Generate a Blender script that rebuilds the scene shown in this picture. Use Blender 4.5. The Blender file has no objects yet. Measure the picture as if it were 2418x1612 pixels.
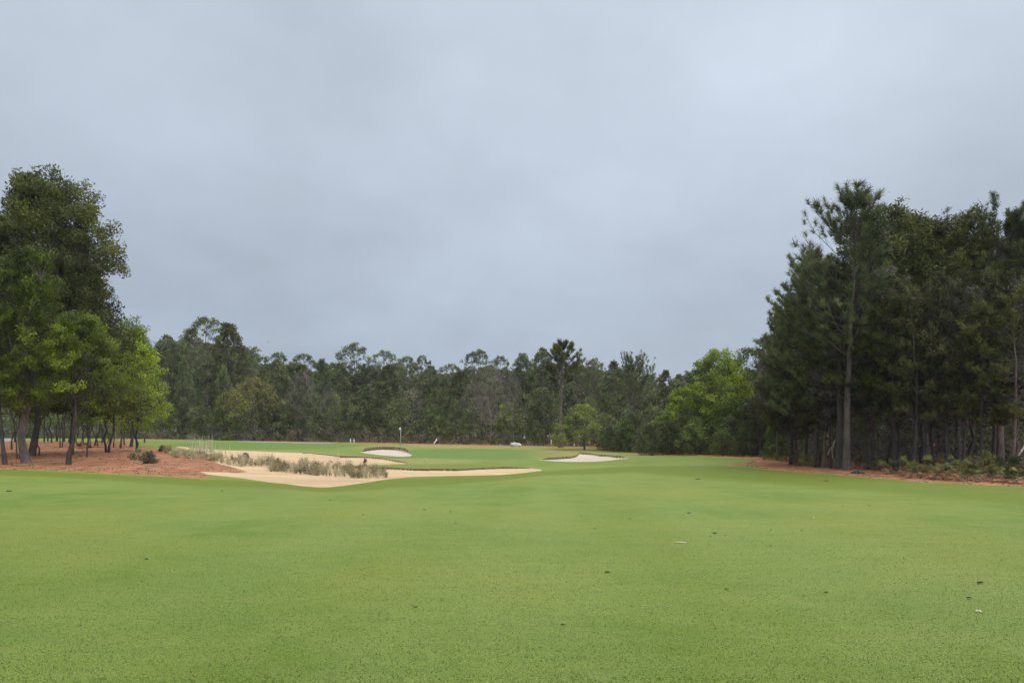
import bpy, math, numpy as np
from math import radians as R, pi
C = bpy.context.scene.collection
HAZE = .00018
F, CX, HY = 1750.0, 1209.0, 1015.0     # focal length, centre column and horizon row of the view (2418 px wide)

# ------------------------------------------------------------------ helpers
def tag(o, label=None, cat=None, group=None, kind=None):
    if label: o['label'] = label
    if cat: o['category'] = cat
    if group: o['group'] = group
    if kind: o['kind'] = kind
    return o

def empty(name, loc, rz=0, sc=1.0):
    o = bpy.data.objects.new(name, None); C.objects.link(o)
    o.empty_display_size = .3
    o.location = loc; o.rotation_euler = (0, 0, rz)
    o.scale = (sc, sc, sc) if not hasattr(sc, '__len__') else sc
    return o

def mesh_np(name, V, faces, mat, smooth=False, attrs=None):
    """faces: (n,k) int array or list of such arrays (k = 3 or 4)"""
    if not isinstance(faces, list): faces = [faces]
    faces = [f for f in faces if len(f)]
    me = bpy.data.meshes.new(name)
    V = np.asarray(V, np.float32)
    nl = sum(f.size for f in faces); nf = sum(len(f) for f in faces)
    me.vertices.add(len(V)); me.vertices.foreach_set('co', V.ravel())
    me.loops.add(nl); me.polygons.add(nf)
    li = np.concatenate([f.ravel() for f in faces]).astype(np.int32)
    me.loops.foreach_set('vertex_index', li)
    tot = np.concatenate([np.full(len(f), f.shape[1], np.int32) for f in faces])
    st = np.concatenate([[0], np.cumsum(tot)[:-1]]).astype(np.int32)
    me.polygons.foreach_set('loop_start', st)
    if smooth: me.polygons.foreach_set('use_smooth', np.ones(nf, bool))
    if attrs:
        for k, a in attrs.items():
            if a.ndim == 1:
                at = me.attributes.new(k, 'FLOAT', 'POINT'); at.data.foreach_set('value', a.astype(np.float32))
            else:
                at = me.attributes.new(k, 'FLOAT_COLOR', 'POINT')
                at.data.foreach_set('color', np.concatenate([a, np.ones((len(a), 1))], 1).astype(np.float32).ravel())
    me.update(calc_edges=True)
    me.materials.append(mat)
    return me

def obj(name, me, parent=None):
    o = bpy.data.objects.new(name, me); C.objects.link(o)
    if parent is not None: o.parent = parent
    return o

class MB:
    """collects tubes, boxes and lathes"""
    def __init__(s): s.V = []; s.Q = []; s.T = []; s.n = 0
    def add(s, V, Q=None, T=None):
        V = np.asarray(V, float)
        if Q is not None and len(Q): s.Q.append(np.asarray(Q) + s.n)
        if T is not None and len(T): s.T.append(np.asarray(T) + s.n)
        s.V.append(V); s.n += len(V)
    def tube(s, P, r, k=5, cap=True):
        P = np.asarray(P, float); n = len(P); r = np.broadcast_to(np.asarray(r, float), (n,))
        d = np.gradient(P, axis=0); d /= np.linalg.norm(d, axis=1, keepdims=True) + 1e-9
        ref = np.array([1., 0, 0]) if abs(d[0, 0]) < .8 else np.array([0, 1., 0])
        u = np.cross(d, ref); u /= np.linalg.norm(u, axis=1, keepdims=True) + 1e-9
        w = np.cross(d, u)
        a = np.arange(k) * 2 * pi / k
        V = P[:, None] + r[:, None, None] * (u[:, None] * np.cos(a)[None, :, None] + w[:, None] * np.sin(a)[None, :, None])
        i = np.arange(n - 1)[:, None] * k; j = np.arange(k)[None]; j2 = (j + 1) % k
        Q = np.stack([i + j, i + j2, i + k + j2, i + k + j], -1).reshape(-1, 4)
        V = V.reshape(-1, 3); T = None
        if cap:
            V = np.concatenate([V, P[:1], P[-1:]])
            jj = np.arange(k)
            T = np.concatenate([np.stack([(jj + 1) % k, jj, np.full(k, n * k)], 1),
                                np.stack([(n - 1) * k + jj, (n - 1) * k + (jj + 1) % k, np.full(k, n * k + 1)], 1)])
        s.add(V, Q, T)
    def mesh(s, name, mat, smooth=True, attrs=None):
        f = []
        if s.Q: f.append(np.concatenate(s.Q))
        if s.T: f.append(np.concatenate(s.T))
        return mesh_np(name, np.concatenate(s.V), f, mat, smooth, attrs)

def vnoise3(P, seed=0):
    P = np.asarray(P, float); i0 = np.floor(P).astype(np.int64); f = P - i0; f = f * f * (3 - 2 * f); out = 0
    for k in range(8):
        o = np.array([k & 1, (k >> 1) & 1, k >> 2]); c = i0 + o
        n = (c[:, 0] * 374761393 + c[:, 1] * 668265263 + c[:, 2] * 2147483647 + seed * 144665) & 0xffffffff
        n = ((n ^ (n >> 13)) * 1274126177) & 0xffffffff; n = ((n ^ (n >> 16)) & 0xffff) / 65535.0
        out = out + n * np.prod(np.where(o, f, 1 - f), axis=1)
    return out

def smooth01(x): x = np.clip(x, 0, 1); return x * x * (3 - 2 * x)

# cheap value noise in numpy
def vnoise(x, y, seed=0):
    xi = np.floor(x).astype(np.int64); yi = np.floor(y).astype(np.int64)
    fx = x - xi; fy = y - yi; fx = fx * fx * (3 - 2 * fx); fy = fy * fy * (3 - 2 * fy)
    def h(a, b):
        n = (a * 374761393 + b * 668265263 + seed * 144665) & 0xffffffff
        n = ((n ^ (n >> 13)) * 1274126177) & 0xffffffff
        return ((n ^ (n >> 16)) & 0xffff) / 65535.0
    return (h(xi, yi) * (1 - fx) + h(xi + 1, yi) * fx) * (1 - fy) + (h(xi, yi + 1) * (1 - fx) + h(xi + 1, yi + 1) * fx) * fy

# ------------------------------------------------------------------ materials
def new_mat(name):
    m = bpy.data.materials.new(name); m.use_nodes = True
    nt = m.node_tree; b = nt.nodes['Principled BSDF']; b.inputs['Roughness'].default_value = .85
    b.inputs['Specular IOR Level'].default_value = .2
    return m, nt, b
def N(nt, t, **kw):
    n = nt.nodes.new(t)
    for k, v in kw.items():
        if k in n.inputs: n.inputs[k].default_value = v
        else: setattr(n, k, v)
    return n
def ramp(nt, fac, stops):
    r = nt.nodes.new('ShaderNodeValToRGB'); e = r.color_ramp.elements
    while len(e) < len(stops): e.new(.5)
    for i, (p, c) in enumerate(stops):
        e[i].position = p; e[i].color = (*c, 1)
    nt.links.new(fac, r.inputs[0]); return r.outputs[0]
def noise(nt, scale, detail=4, rough=.55, vec=None, sc=None):
    n = N(nt, 'ShaderNodeTexNoise', Scale=scale, Detail=detail, Roughness=rough)
    if vec is not None:
        if sc is not None:
            mp = N(nt, 'ShaderNodeMapping'); mp.inputs['Scale'].default_value = sc
            nt.links.new(vec, mp.inputs['Vector']); vec = mp.outputs[0]
        nt.links.new(vec, n.inputs['Vector'])
    return n.outputs['Fac']
def mix(nt, fac, a, b, mode='MIX'):
    m = nt.nodes.new('ShaderNodeMix'); m.data_type = 'RGBA'; m.blend_type = mode
    for s, v in ((m.inputs[0], fac), (m.inputs[6], a), (m.inputs[7], b)):
        if isinstance(v, (float, int)): s.default_value = v
        elif isinstance(v, tuple): s.default_value = (*v, 1)
        else: nt.links.new(v, s)
    return m.outputs[2]
def math_n(nt, op, a, b=None, c=None, clamp=False):
    m = nt.nodes.new('ShaderNodeMath'); m.operation = op; m.use_clamp = clamp
    for s, v in zip(m.inputs, (a, b, c)):
        if v is None: continue
        if isinstance(v, (float, int)): s.default_value = v
        else: nt.links.new(v, s)
    return m.outputs[0]
def bump(nt, b, h, strength, dist):
    n = N(nt, 'ShaderNodeBump', Strength=strength, Distance=dist)
    nt.links.new(h, n.inputs['Height']); nt.links.new(n.outputs[0], b.inputs['Normal'])

def grass_mat():
    m, nt, b = new_mat('turf')
    tc = N(nt, 'ShaderNodeTexCoord').outputs['Object']
    at = N(nt, 'ShaderNodeAttribute', attribute_name='zone')
    sp = N(nt, 'ShaderNodeSeparateColor'); nt.links.new(at.outputs['Color'], sp.inputs[0])
    big = noise(nt, .22, 4, .6, tc); mid = noise(nt, 1.3, 5, .65, tc); fin = noise(nt, 46, 6, .8, tc); vf = noise(nt, 130, 3, .7, tc)
    streak = noise(nt, 2.6, 5, .65, tc, (.35, 1.6, 1))
    col = ramp(nt, big, [(.36, GR[0]), (.5, GR[1]), (.64, GR[2])])
    band = noise(nt, .75, 2, .4, tc, (1, .07, 1))
    col = mix(nt, ramp(nt, band, [(.42, (0, 0, 0)), (.62, (.35, .35, .35))]), col, (.155, .208, .062))
    col = mix(nt, ramp(nt, mid, [(.38, (0, 0, 0)), (.68, (.55, .55, .55))]), col, GR[3])
    col = mix(nt, ramp(nt, streak, [(.48, (0, 0, 0)), (.7, (.4, .4, .4))]), col, (.085, .15, .03))
    col = mix(nt, math_n(nt, 'MULTIPLY', sp.outputs[0], .95), col, mix(nt, mid, (.082, .120, .011), (.120, .160, .022)))
    col = mix(nt, math_n(nt, 'MULTIPLY', sp.outputs[1], .9), col, mix(nt, noise(nt, .8, 4, .6, tc), (.16, .165, .045), (.26, .22, .095)))
    col = mix(nt, math_n(nt, 'MULTIPLY', sp.outputs[2], .9), col, mix(nt, mid, (.075, .140, .026), (.104, .168, .036)))
    fleck = ramp(nt, fin, [(.34, (.66, .68, .62)), (.5, (1, 1, 1)), (.66, (1.35, 1.3, 1.25))])
    col = mix(nt, 1.0, col, fleck, 'MULTIPLY')
    fleck2 = ramp(nt, vf, [(.36, (.6, .62, .55)), (.5, (1, 1, 1)), (.64, (1.35, 1.32, 1.2))])
    col = mix(nt, 1.0, col, fleck2, 'MULTIPLY')
    nt.links.new(col, b.inputs['Base Color'])
    b.inputs['Roughness'].default_value = .75
    b.inputs['Specular IOR Level'].default_value = .12
    bump(nt, b, math_n(nt, 'ADD', math_n(nt, 'MULTIPLY', fin, 1.0), math_n(nt, 'MULTIPLY', vf, .5)), .7, .02)
    return m
GR = [(.092, .148, .021), (.124, .172, .030), (.148, .182, .032), (.158, .198, .056)]

def straw_mat():
    m, nt, b = new_mat('pine_straw')
    tc = N(nt, 'ShaderNodeTexCoord').outputs['Object']
    n1 = noise(nt, 1.2, 6, .7, tc); n2 = noise(nt, 14, 6, .8, tc); n3 = noise(nt, .25, 3, .5, tc)
    col = ramp(nt, n1, [(.32, (.135, .060, .030)), (.5, (.28, .122, .060)), (.68, (.42, .225, .125))])
    col = mix(nt, 1., col, ramp(nt, n2, [(.36, (.42, .40, .38)), (.5, (1, 1, 1)), (.64, (1.5, 1.45, 1.4))]), 'MULTIPLY')
    col = mix(nt, ramp(nt, n3, [(.45, (0, 0, 0)), (.7, (.4, .4, .4))]), col, (.20, .115, .072))
    nt.links.new(col, b.inputs['Base Color']); bump(nt, b, n2, .8, .06)
    return m
def sand_mat():
    m, nt, b = new_mat('bunker_sand')
    tc = N(nt, 'ShaderNodeTexCoord').outputs['Object']
    n1 = noise(nt, .35, 4, .6, tc, (.5, 2, 1)); n2 = noise(nt, 22, 5, .7, tc)
    at = N(nt, 'ShaderNodeAttribute', attribute_name='white').outputs['Fac']
    c1 = ramp(nt, n1, [(.35, (.45, .315, .190)), (.6, (.57, .43, .275))])
    c2 = ramp(nt, n1, [(.35, (.42, .375, .335)), (.6, (.50, .455, .40))])
    col = mix(nt, at, c1, c2)
    col = mix(nt, 1., col, ramp(nt, n2, [(.36, (.78, .77, .75)), (.62, (1.1, 1.09, 1.08))]), 'MULTIPLY')
    nt.links.new(col, b.inputs['Base Color']); bump(nt, b, math_n(nt, 'ADD', n2, noise(nt, 3.5, 3, .6, tc)), .9, .08)
    return m
def flat_mat(name, c1, c2, scale=6, rough=.85, bs=.2, bd=.01):
    m, nt, b = new_mat(name)
    tc = N(nt, 'ShaderNodeTexCoord').outputs['Object']
    n = noise(nt, scale, 5, .6, tc)
    nt.links.new(mix(nt, ramp(nt, n, [(.35, (0, 0, 0)), (.65, (1, 1, 1))]), c1, c2), b.inputs['Base Color'])
    b.inputs['Roughness'].default_value = rough
    bump(nt, b, n, bs, bd); return m
def bark_mat(name, c1, c2):
    m, nt, b = new_mat(name)
    tc = N(nt, 'ShaderNodeTexCoord').outputs['Object']
    n = noise(nt, 9, 6, .75, tc, (1, 1, .35)); n2 = noise(nt, 1.1, 3, .5, tc)
    col = mix(nt, ramp(nt, n, [(.35, (0, 0, 0)), (.65, (1, 1, 1))]), c1, c2)
    col = mix(nt, 1., col, ramp(nt, n2, [(.3, (.7, .7, .7)), (.7, (1.25, 1.25, 1.25))]), 'MULTIPLY')
    nt.links.new(col, b.inputs['Base Color']); bump(nt, b, n, .8, .04); return m
def leaf_mat(name, dark, midc, light, trans=.25):
    """foliage: every leaf clump has its own tint; a share of the light passes through the leaf"""
    m, nt, b = new_mat(name)
    at = N(nt, 'ShaderNodeAttribute', attribute_name='tint').outputs['Fac']
    oi = N(nt, 'ShaderNodeObjectInfo').outputs['Random']
    f = math_n(nt, 'ADD', at, math_n(nt, 'MULTIPLY_ADD', oi, .30, -.15), clamp=True)
    col = ramp(nt, f, [(.08, dark), (.5, midc), (.92, light)])
    nt.links.new(col, b.inputs['Base Color']); b.inputs['Roughness'].default_value = .6
    t = N(nt, 'ShaderNodeBsdfTranslucent'); nt.links.new(col, t.inputs['Color'])
    mx = nt.nodes.new('ShaderNodeMixShader'); mx.inputs[0].default_value = trans
    nt.links.new(b.outputs[0], mx.inputs[1]); nt.links.new(t.outputs[0], mx.inputs[2])
    nt.links.new(mx.outputs[0], nt.nodes['Material Output'].inputs[0])
    return m

M = dict(
    turf=grass_mat(), straw=straw_mat(), sand=sand_mat(),
    path=flat_mat('path_concrete', (.17, .165, .155), (.24, .23, .215), 3),
    soil=flat_mat('bunker_soil', (.045, .030, .018), (.095, .058, .034), 5, bs=.6, bd=.05),
    bark=bark_mat('pine_bark', (.075, .062, .052), (.17, .14, .12)),
    bark_mid=bark_mat('weathered_bark', (.055, .047, .040), (.125, .108, .092)),
    bark_dark=bark_mat('dark_bark', (.035, .030, .026), (.085, .075, .065)),
    bark_pale=bark_mat('pale_bark', (.15, .13, .11), (.28, .25, .22)),
    wood_dead=bark_mat('dead_wood', (.20, .17, .15), (.38, .34, .30)),
    pine=leaf_mat('pine_needles', (.020, .026, .007), (.060, .071, .017), (.155, .168, .036)),
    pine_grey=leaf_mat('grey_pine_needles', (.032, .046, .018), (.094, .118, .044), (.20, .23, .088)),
    pine_bright=leaf_mat('bright_pine_needles', (.022, .032, .005), (.085, .115, .011), (.29, .37, .028)),
    cedar=leaf_mat('dark_cedar_leaves', (.026, .028, .013), (.068, .070, .028), (.135, .136, .052)),
    oak=leaf_mat('spring_oak_leaves', (.040, .066, .008), (.160, .225, .018), (.40, .49, .050)),
    oak_mid=leaf_mat('oak_leaves', (.026, .042, .009), (.084, .128, .025), (.21, .28, .055)),
    olive=leaf_mat('olive_brown_leaves', (.085, .078, .026), (.170, .155, .045), (.270, .245, .075)),
    brown=leaf_mat('grey_brown_twigs', (.080, .072, .060), (.150, .135, .115), (.24, .22, .19), .1),
    shrub=leaf_mat('shrub_leaves', (.034, .045, .018), (.088, .108, .040), (.180, .205, .078)),
    palm=leaf_mat('palmetto_leaves', (.04, .05, .012), (.085, .10, .022), (.17, .18, .045), .25),
    palm_dead=leaf_mat('dead_palmetto_leaves', (.07, .045, .026), (.15, .095, .055), (.26, .18, .105), .15),
    blade=leaf_mat('grass_blades', (.095, .140, .022), (.145, .188, .036), (.22, .26, .075), .3),
    feather=leaf_mat('feathery_spring_leaves', (.10, .125, .026), (.235, .28, .060), (.42, .47, .13)),
    sage=leaf_mat('sage_shrub_leaves', (.065, .072, .040), (.150, .155, .09), (.27, .27, .17)),
    scrub=leaf_mat('dry_scrub_leaves', (.140, .125, .065), (.31, .27, .145), (.50, .44, .27), .2),
    reed=leaf_mat('dry_stems', (.30, .27, .17), (.45, .41, .28), (.60, .56, .42), .15),
    white=flat_mat('white_paint', (.62, .62, .60), (.72, .72, .70), 9, .5, .1),
    steel=flat_mat('pole_metal', (.36, .40, .40), (.46, .50, .50), 9, .4, .05),
    cloth=flat_mat('flag_cloth', (.62, .63, .62), (.74, .75, .74), 5, .8, .1),
    rock=flat_mat('pale_rock', (.30, .30, .27), (.46, .45, .40), 3, .9, .6, .05),
    clump=flat_mat('dark_clippings', (.022, .026, .012), (.055, .055, .028), 60, .9, .8, .01),
    chip=flat_mat('pale_chip', (.40, .38, .30), (.52, .50, .42), 40, .8),
    bird=flat_mat('bird_feathers', (.02, .02, .02), (.05, .045, .04), 20),
    red=flat_mat('wood_post', (.16, .12, .09), (.24, .19, .15), 20),
)

# ------------------------------------------------------------------ terrain
COLS = [-9000, 0, 200, 400, 600, 800, 1100, 1400, 1700, 2000, 2418, 9000]
DS = [.5, 4.7, 10, 20, 26, 30, 36, 42, 50, 60, 70, 85, 100, 130, 180, 260, 1200]
ZT = {
 -9000: [-1.6, -1.6, -1.65, -1.75, -1.8, -1.8, -1.78, -1.7, -1.6, -1.5, -1.4, -1.3, -1.3, -1.4, -1.5, -1.6, -3],
 0:    [-1.6, -1.6, -1.65, -1.75, -1.8, -1.8, -1.78, -1.68, -1.55, -1.4, -1.25, -1.15, -1.15, -1.3, -1.4, -1.6, -3],
 200:  [-1.6, -1.6, -1.67, -1.8, -1.85, -1.87, -1.85, -1.78, -1.65, -1.5, -1.35, -1.22, -1.22, -1.35, -1.5, -1.6, -3],
 400:  [-1.6, -1.6, -1.7, -1.85, -1.9, -1.93, -1.95, -1.93, -1.85, -1.7, -1.5, -1.3, -1.3, -1.45, -1.55, -1.7, -3],
 600:  [-1.6, -1.6, -1.7, -1.9, -1.97, -2.03, -2.08, -2.1, -2.08, -1.98, -1.82, -1.6, -1.58, -1.7, -1.8, -1.9, -3],
 800:  [-1.6, -1.6, -1.7, -1.93, -2.0, -2.07, -2.1, -2.13, -2.16, -2.17, -2.1, -1.85, -1.75, -1.85, -1.95, -2.0, -3],
 1100: [-1.6, -1.6, -1.7, -1.95, -2.04, -2.1, -2.16, -2.2, -2.3, -2.36, -2.38, -2.27, -2.12, -2.12, -2.15, -2.2, -3],
 1400: [-1.6, -1.6, -1.72, -1.98, -2.08, -2.15, -2.25, -2.33, -2.45, -2.6, -2.68, -2.6, -2.5, -2.45, -2.4, -2.4, -3],
 1700: [-1.6, -1.6, -1.7, -1.98, -2.1, -2.15, -2.22, -2.27, -2.35, -2.42, -2.48, -2.5, -2.5, -2.5, -2.5, -2.5, -3],
 2000: [-1.6, -1.6, -1.7, -1.95, -2.05, -2.1, -2.15, -2.2, -2.3, -2.35, -2.4, -2.4, -2.4, -2.4, -2.4, -2.5, -3],
 2418: [-1.6, -1.6, -1.7, -1.97, -2.1, -2.15, -2.2, -2.25, -2.3, -2.35, -2.4, -2.4, -2.4, -2.4, -2.4, -2.5, -3],
 9000: [-1.6, -1.6, -1.7, -1.9, -2.0, -2.1, -2.2, -2.25, -2.3, -2.35, -2.4, -2.4, -2.4, -2.4, -2.4, -2.5, -3]}
PG = np.linspace(-1500, 4000, 552); LG = np.linspace(math.log(.5), math.log(1200), 420)
_t = np.array([np.interp(LG, np.log(DS), ZT[c]) for c in COLS])
_t = np.array([np.interp(PG, COLS, _t[:, j]) for j in range(len(LG))]).T
def _blur(a, k, ax):
    ker = np.hanning(k + 2)[1:-1]; ker /= ker.sum()
    p = [(0, 0), (0, 0)]; p[ax] = (k // 2, k // 2); b = np.pad(a, p, mode='edge')
    return np.apply_along_axis(lambda v: np.convolve(v, ker, 'valid'), ax, b)
ZG = _blur(_blur(_t, 21, 0), 13, 1)
def zbase(px, d):
    px = np.clip(px, PG[0], PG[-1]); l = np.clip(np.log(np.maximum(d, .5)), LG[0], LG[-1])
    a = (px - PG[0]) / (PG[1] - PG[0]); b = (l - LG[0]) / (LG[1] - LG[0])
    i = np.minimum(a.astype(int), len(PG) - 2); j = np.minimum(b.astype(int), len(LG) - 2)
    a = a - i; b = b - j
    return (ZG[i, j] * (1 - a) + ZG[i + 1, j] * a) * (1 - b) + (ZG[i, j + 1] * (1 - a) + ZG[i + 1, j + 1] * a) * b
def gz(px, d): return float(zbase(np.array([float(px)]), np.array([float(d)]))[0])
def at(px, d, dz=0.):
    """point on the ground d metres ahead, under view column px"""
    return ((px - CX) / F * d, d, gz(px, d) + dz)
DD = np.exp(np.linspace(math.log(3.5), math.log(200), 4000))
def dist_of(px, py):
    z = zbase(np.full(len(DD), float(px)), DD); y = HY - z / DD * F
    k = np.argmax(y < py); return float(DD[k]) if k > 0 else 100.
def ground_at(px, py): return at(px, dist_of(px, py))

# outlines of the zones, in view coordinates of the ground they lie on
P_SAND_MAIN = [(471,1113.5),(488,1120),(512,1123),(569,1129),(633,1138),(673,1141.5),(716,1147),(748,1149.5),(777,1149.6),(811,1146),(854,1139.5),(918,1130),
  (970,1125),(1028,1123.5),(1110,1122.5),(1182,1121.5),(1240,1117),(1280,1111),(1275,1108),(1230,1106.5),(1182,1107),(1079,1110.5),(977,1110),(915,1106.5),(870,1105.5),(800,1103),(811,1099),
  (875,1097.5),(961,1094.3),(950,1092),(896,1083),(854,1079.5),(801,1078),(765,1073.5),(726,1069.5),(663,1067),(599,1065),(524,1063.5),(470,1058),(420,1053),(415,1056),(470,1066),(500,1075),(500,1085),(515,1095),(552,1104),(584,1114.5),(561,1117),(520,1115)]
P_SAND_SMALL = [(850,1067),(864,1070),(885,1073),(906,1075),(933,1077),(954,1077.3),(968,1076.8),(972,1074),(966,1070),(954,1065.5),(938,1062.5),(906,1061.5),(880,1062.5),(864,1064.8)]
P_SAND_RIGHT = [(1272,1086),(1303,1088.3),(1335,1090),(1367,1090.5),(1399,1090),(1431,1087.4),(1463,1084),(1484,1082.4),(1478,1081),(1452,1080),(1431,1077.7),(1415,1077),(1399,1073.7),(1369,1070.8),(1366,1072),(1364,1076),(1356,1080),(1340,1082),(1319,1083.5),(1292,1084.7)]
P_STRAW_L = [(-3000,1135),(-600,1112),(0,1107),(100,1109),(200,1114),(300,1119.5),(400,1126),(450,1129),(478,1130.5),(495,1126),(488,1120),(471,1113.5),(520,1115),(561,1117),(584,1114.5),(552,1104),(515,1095),(500,1085),(500,1075),(440,1070),(400,1064),(340,1055),(315,1050),(293,1043),(200,1041.5),(100,1040.5),(0,1042),(-600,1046),(-3000,1060)]
P_WOOD_R = [(1413,1055.5),(1450,1064.5),(1544,1073.8),(1650,1077),(1715,1080.5),(1790,1085),(1770,1091),(1715,1097),(1774,1101),(1802,1107.5),(1875,1114.5),(1944,1118.6),(2055,1128),(2160,1137),(2266,1142.5),(2418,1149),(2700,1164),(5000,1290),(9000,1500),(9000,1000),(1413,1000)]
P_FLOOR = [(-9000,1036),(-600,1031),(0,1030),(200,1034),(293,1038.5),(450,1036.5),(560,1039),(620,1041.5),(700,1043),(800,1045.2),(870,1047),(960,1049.7),(1100,1051.5),(1250,1053),(1350,1054),(1413,1055),(1450,1064),(1480,1000),(-9000,1000)]
P_PATH_L = [(-900,1043),(0,1043),(34,1041),(30,1033),(0,1031),(-900,1033)]
P_PATH_M = [(560,1042.2),(620,1044.5),(700,1046),(780,1046.4),(800,1045.3),(700,1043.2),(620,1041.7),(560,1039.3)]

def inside(poly, x, y):
    P = np.array(poly, float); r = np.zeros(x.shape, bool)
    for (x0, y0), (x1, y1) in zip(P, np.roll(P, -1, 0)):
        if y0 == y1: continue
        c = ((y0 <= y) != (y1 <= y))
        xi = x0 + (y - y0) * (x1 - x0) / (y1 - y0)
        r ^= c & (x < xi)
    return r
def seg_dist(P, X, Y):
    """distance in metres to an outline given in world x,y"""
    best = np.full(X.shape, 1e9)
    for (x0, y0), (x1, y1) in zip(P, np.roll(P, -1, 0)):
        dx, dy = x1 - x0, y1 - y0; L = dx * dx + dy * dy + 1e-12
        t = np.clip(((X - x0) * dx + (Y - y0) * dy) / L, 0, 1)
        best = np.minimum(best, (X - x0 - t * dx) ** 2 + (Y - y0 - t * dy) ** 2)
    return np.sqrt(best)

def build_ground():
    px = np.concatenate([-CX * 0 + np.linspace(-8000, -900, 40), np.arange(-850, -40, 12), np.arange(-40, 2460, 1.5), np.arange(2462, 3300, 12), np.linspace(3400, 10000, 40)])
    yy = np.concatenate([np.linspace(HY + 3500, 1640, 24)[:-1], np.arange(1640, 1160, -4.), np.arange(1160, 1110, -.7), np.arange(1110, 1040, -.3), np.arange(1040, 1022, -.7)])
    # rows are spaced evenly as seen on a flat plain, the far ground continues behind
    d = 2.1 * F / (yy - HY + .0)
    d = np.concatenate([d[d < 240], np.exp(np.linspace(math.log(250), math.log(1200), 16))])
    PX, D = np.meshgrid(px, d); X = (PX - CX) / F * D
    Z = zbase(PX, D)
    PY = HY - Z / D * F
    # gentle irregularity
    X0, D0 = X, D
    Z = Z + .05 * (vnoise(X / 6, D / 6, 1) - .5) * smooth01((D - 6) / 20) * 1.0
    shp = PX.shape
    zone = np.zeros(shp, np.int8)
    jx = 5 * (vnoise(X * 1.1, D * .5, 3) - .5) + 3 * (vnoise(X * 5, D * 2, 4) - .5); jy = 1.6 * (vnoise(X * 1.3, D * .6, 5) - .5) + .8 * (vnoise(X * 6, D * 2, 6) - .5)
    sj = .3
    zone[inside(P_FLOOR, PX + jx, PY + jy * .5)] = 6
    zone[inside(P_PATH_L, PX, PY)] = 5
    zone[inside(P_PATH_M, PX, PY)] = 5
    zone[inside(P_STRAW_L, PX + jx, PY + jy)] = 4
    zone[inside(P_WOOD_R, PX + jx, PY + jy * 1.2)] = 7
    lips = []
    for k, (poly, lip, back) in enumerate(((P_SAND_MAIN, .10, 1.6), (P_SAND_SMALL, .34, 2.6), (P_SAND_RIGHT, .20, 2.0))):
        a = np.array(poly); x0, x1 = a[:, 0].min() - 30, a[:, 0].max() + 30; y0, y1 = a[:, 1].min() - 14, a[:, 1].max() + 6
        sel = (PX > x0) & (PX < x1) & (PY > y0) & (PY < y1)
        ins = np.zeros(shp, bool); ins[sel] = inside(poly, (PX + jx * sj)[sel], (PY + jy * sj)[sel])
        # world outline
        W = []
        for i in range(len(a)):
            p, q = a[i], a[(i + 1) % len(a)]
            for t in (0, .5):
                u = p + (q - p) * t; dd = dist_of(u[0], u[1]); W.append(((u[0] - CX) / F * dd, dd))
        W = np.array(W)
        sd = np.full(shp, 99.); sd[sel] = seg_dist(W, X[sel], D[sel])
        # is there sand nearer to the camera in this column (back edge) ?
        acc = np.maximum.accumulate(ins, axis=0)
        last = np.where(ins, np.arange(shp[0])[:, None], -1); last = np.maximum.accumulate(last, axis=0)
        dback = np.where(last >= 0, D - D[np.maximum(last, 0), np.arange(shp[1])[None]], 99)
        prof = lip * smooth01(dback / .15) * np.exp(-np.maximum(dback - .3, 0) / back)
        # lip fades out towards the ends of the bunker
        xs = (PX - x0 - 30) / (x1 - x0 - 60)
        fade = smooth01(xs / .12) * smooth01((1 - xs) / .10)
        prof = np.where(ins | (dback > 12), 0, prof) * fade
        if k == 0: prof = prof * smooth01((PX - 640) / 200)
        Z = Z + prof
        Z = np.where(ins, Z - .05 * smooth01(sd / .6), Z)
        zone[ins] = 1 + k
        soil = np.zeros(shp, bool); soil[:-1] = ins[:-1] & ~ins[1:] & (prof[1:] > .03)
        zone[soil] = 8
    # turf colours
    e = np.interp(PX, [-600, 0, 470, 600, 770, 920, 1180, 1280, 1500, 1700, 1800, 2050, 2418, 3000], [1104, 1107, 1131, 1136, 1150, 1131, 1122, 1113, 1100, 1100, 1108, 1127, 1149, 1180])
    th = np.interp(PX, [0, 470, 770, 920, 1280, 1500, 1700, 2000, 2418], [9, 12, 9, 18, 8, 12, 26, 24, 34])
    wob = 6 * (vnoise(PX / 160, PY * 0 + .5, 7) - .5)
    a = PY - e
    rough = smooth01((a + 2) / 3) * (1 - smooth01((a - th + wob) / (th * .6)))
    rough += .45 * (PX > 1280) * smooth01((1100 - PY) / 20) * (a < 2)
    rough += .35 * smooth01((1.2 - np.hypot((PX - 1000) / 240, (PY - 1101) / 9)) / .5)
    dry = .75 * smooth01((1.15 - np.hypot((PX - 1010) / 130, (PY - 1088) / 8)) / .5)
    dry += .8 * smooth01((1.1 - np.hypot((PX - 905) / 85, (PY - 1057) / 9)) / .6) * .6
    dry += .7 * smooth01((1.2 - np.hypot((PX - 1330) / 110, (PY - 1072) / 12)) / .6)
    dry += .7 * smooth01((1.2 - np.hypot((PX - 1460) / 120, (PY - 1073) / 7)) / .6)
    lim = np.interp(PX, [0, 870, 960, 1000, 1250, 1270, 1420], [1000, 1000, 1050, 1056.5, 1060.3, 1059, 1060])
    dry = np.where(PY < lim + .5, 1.0, dry)
    dry += .5 * smooth01((1.1 - np.abs((PY - np.interp(PX, [400, 700, 850, 960], [1060, 1065, 1078, 1090])) / 4)) / .8) * (PX > 380) * (PX < 1000)
    dry += .5 * smooth01((1 - np.abs(PY - e + 0) / 4)) * (vnoise(X * .8, D * .4, 9) > .45) * (PX > 480) * (PX < 760)
    gr = smooth01((1.2 - np.hypot((PX - 1110) / 190, (PY - 1072) / 13)) / .4) + smooth01((1.15 - np.hypot((PX - 620) / 230, (PY - 1052) / 9)) / .3)
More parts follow.
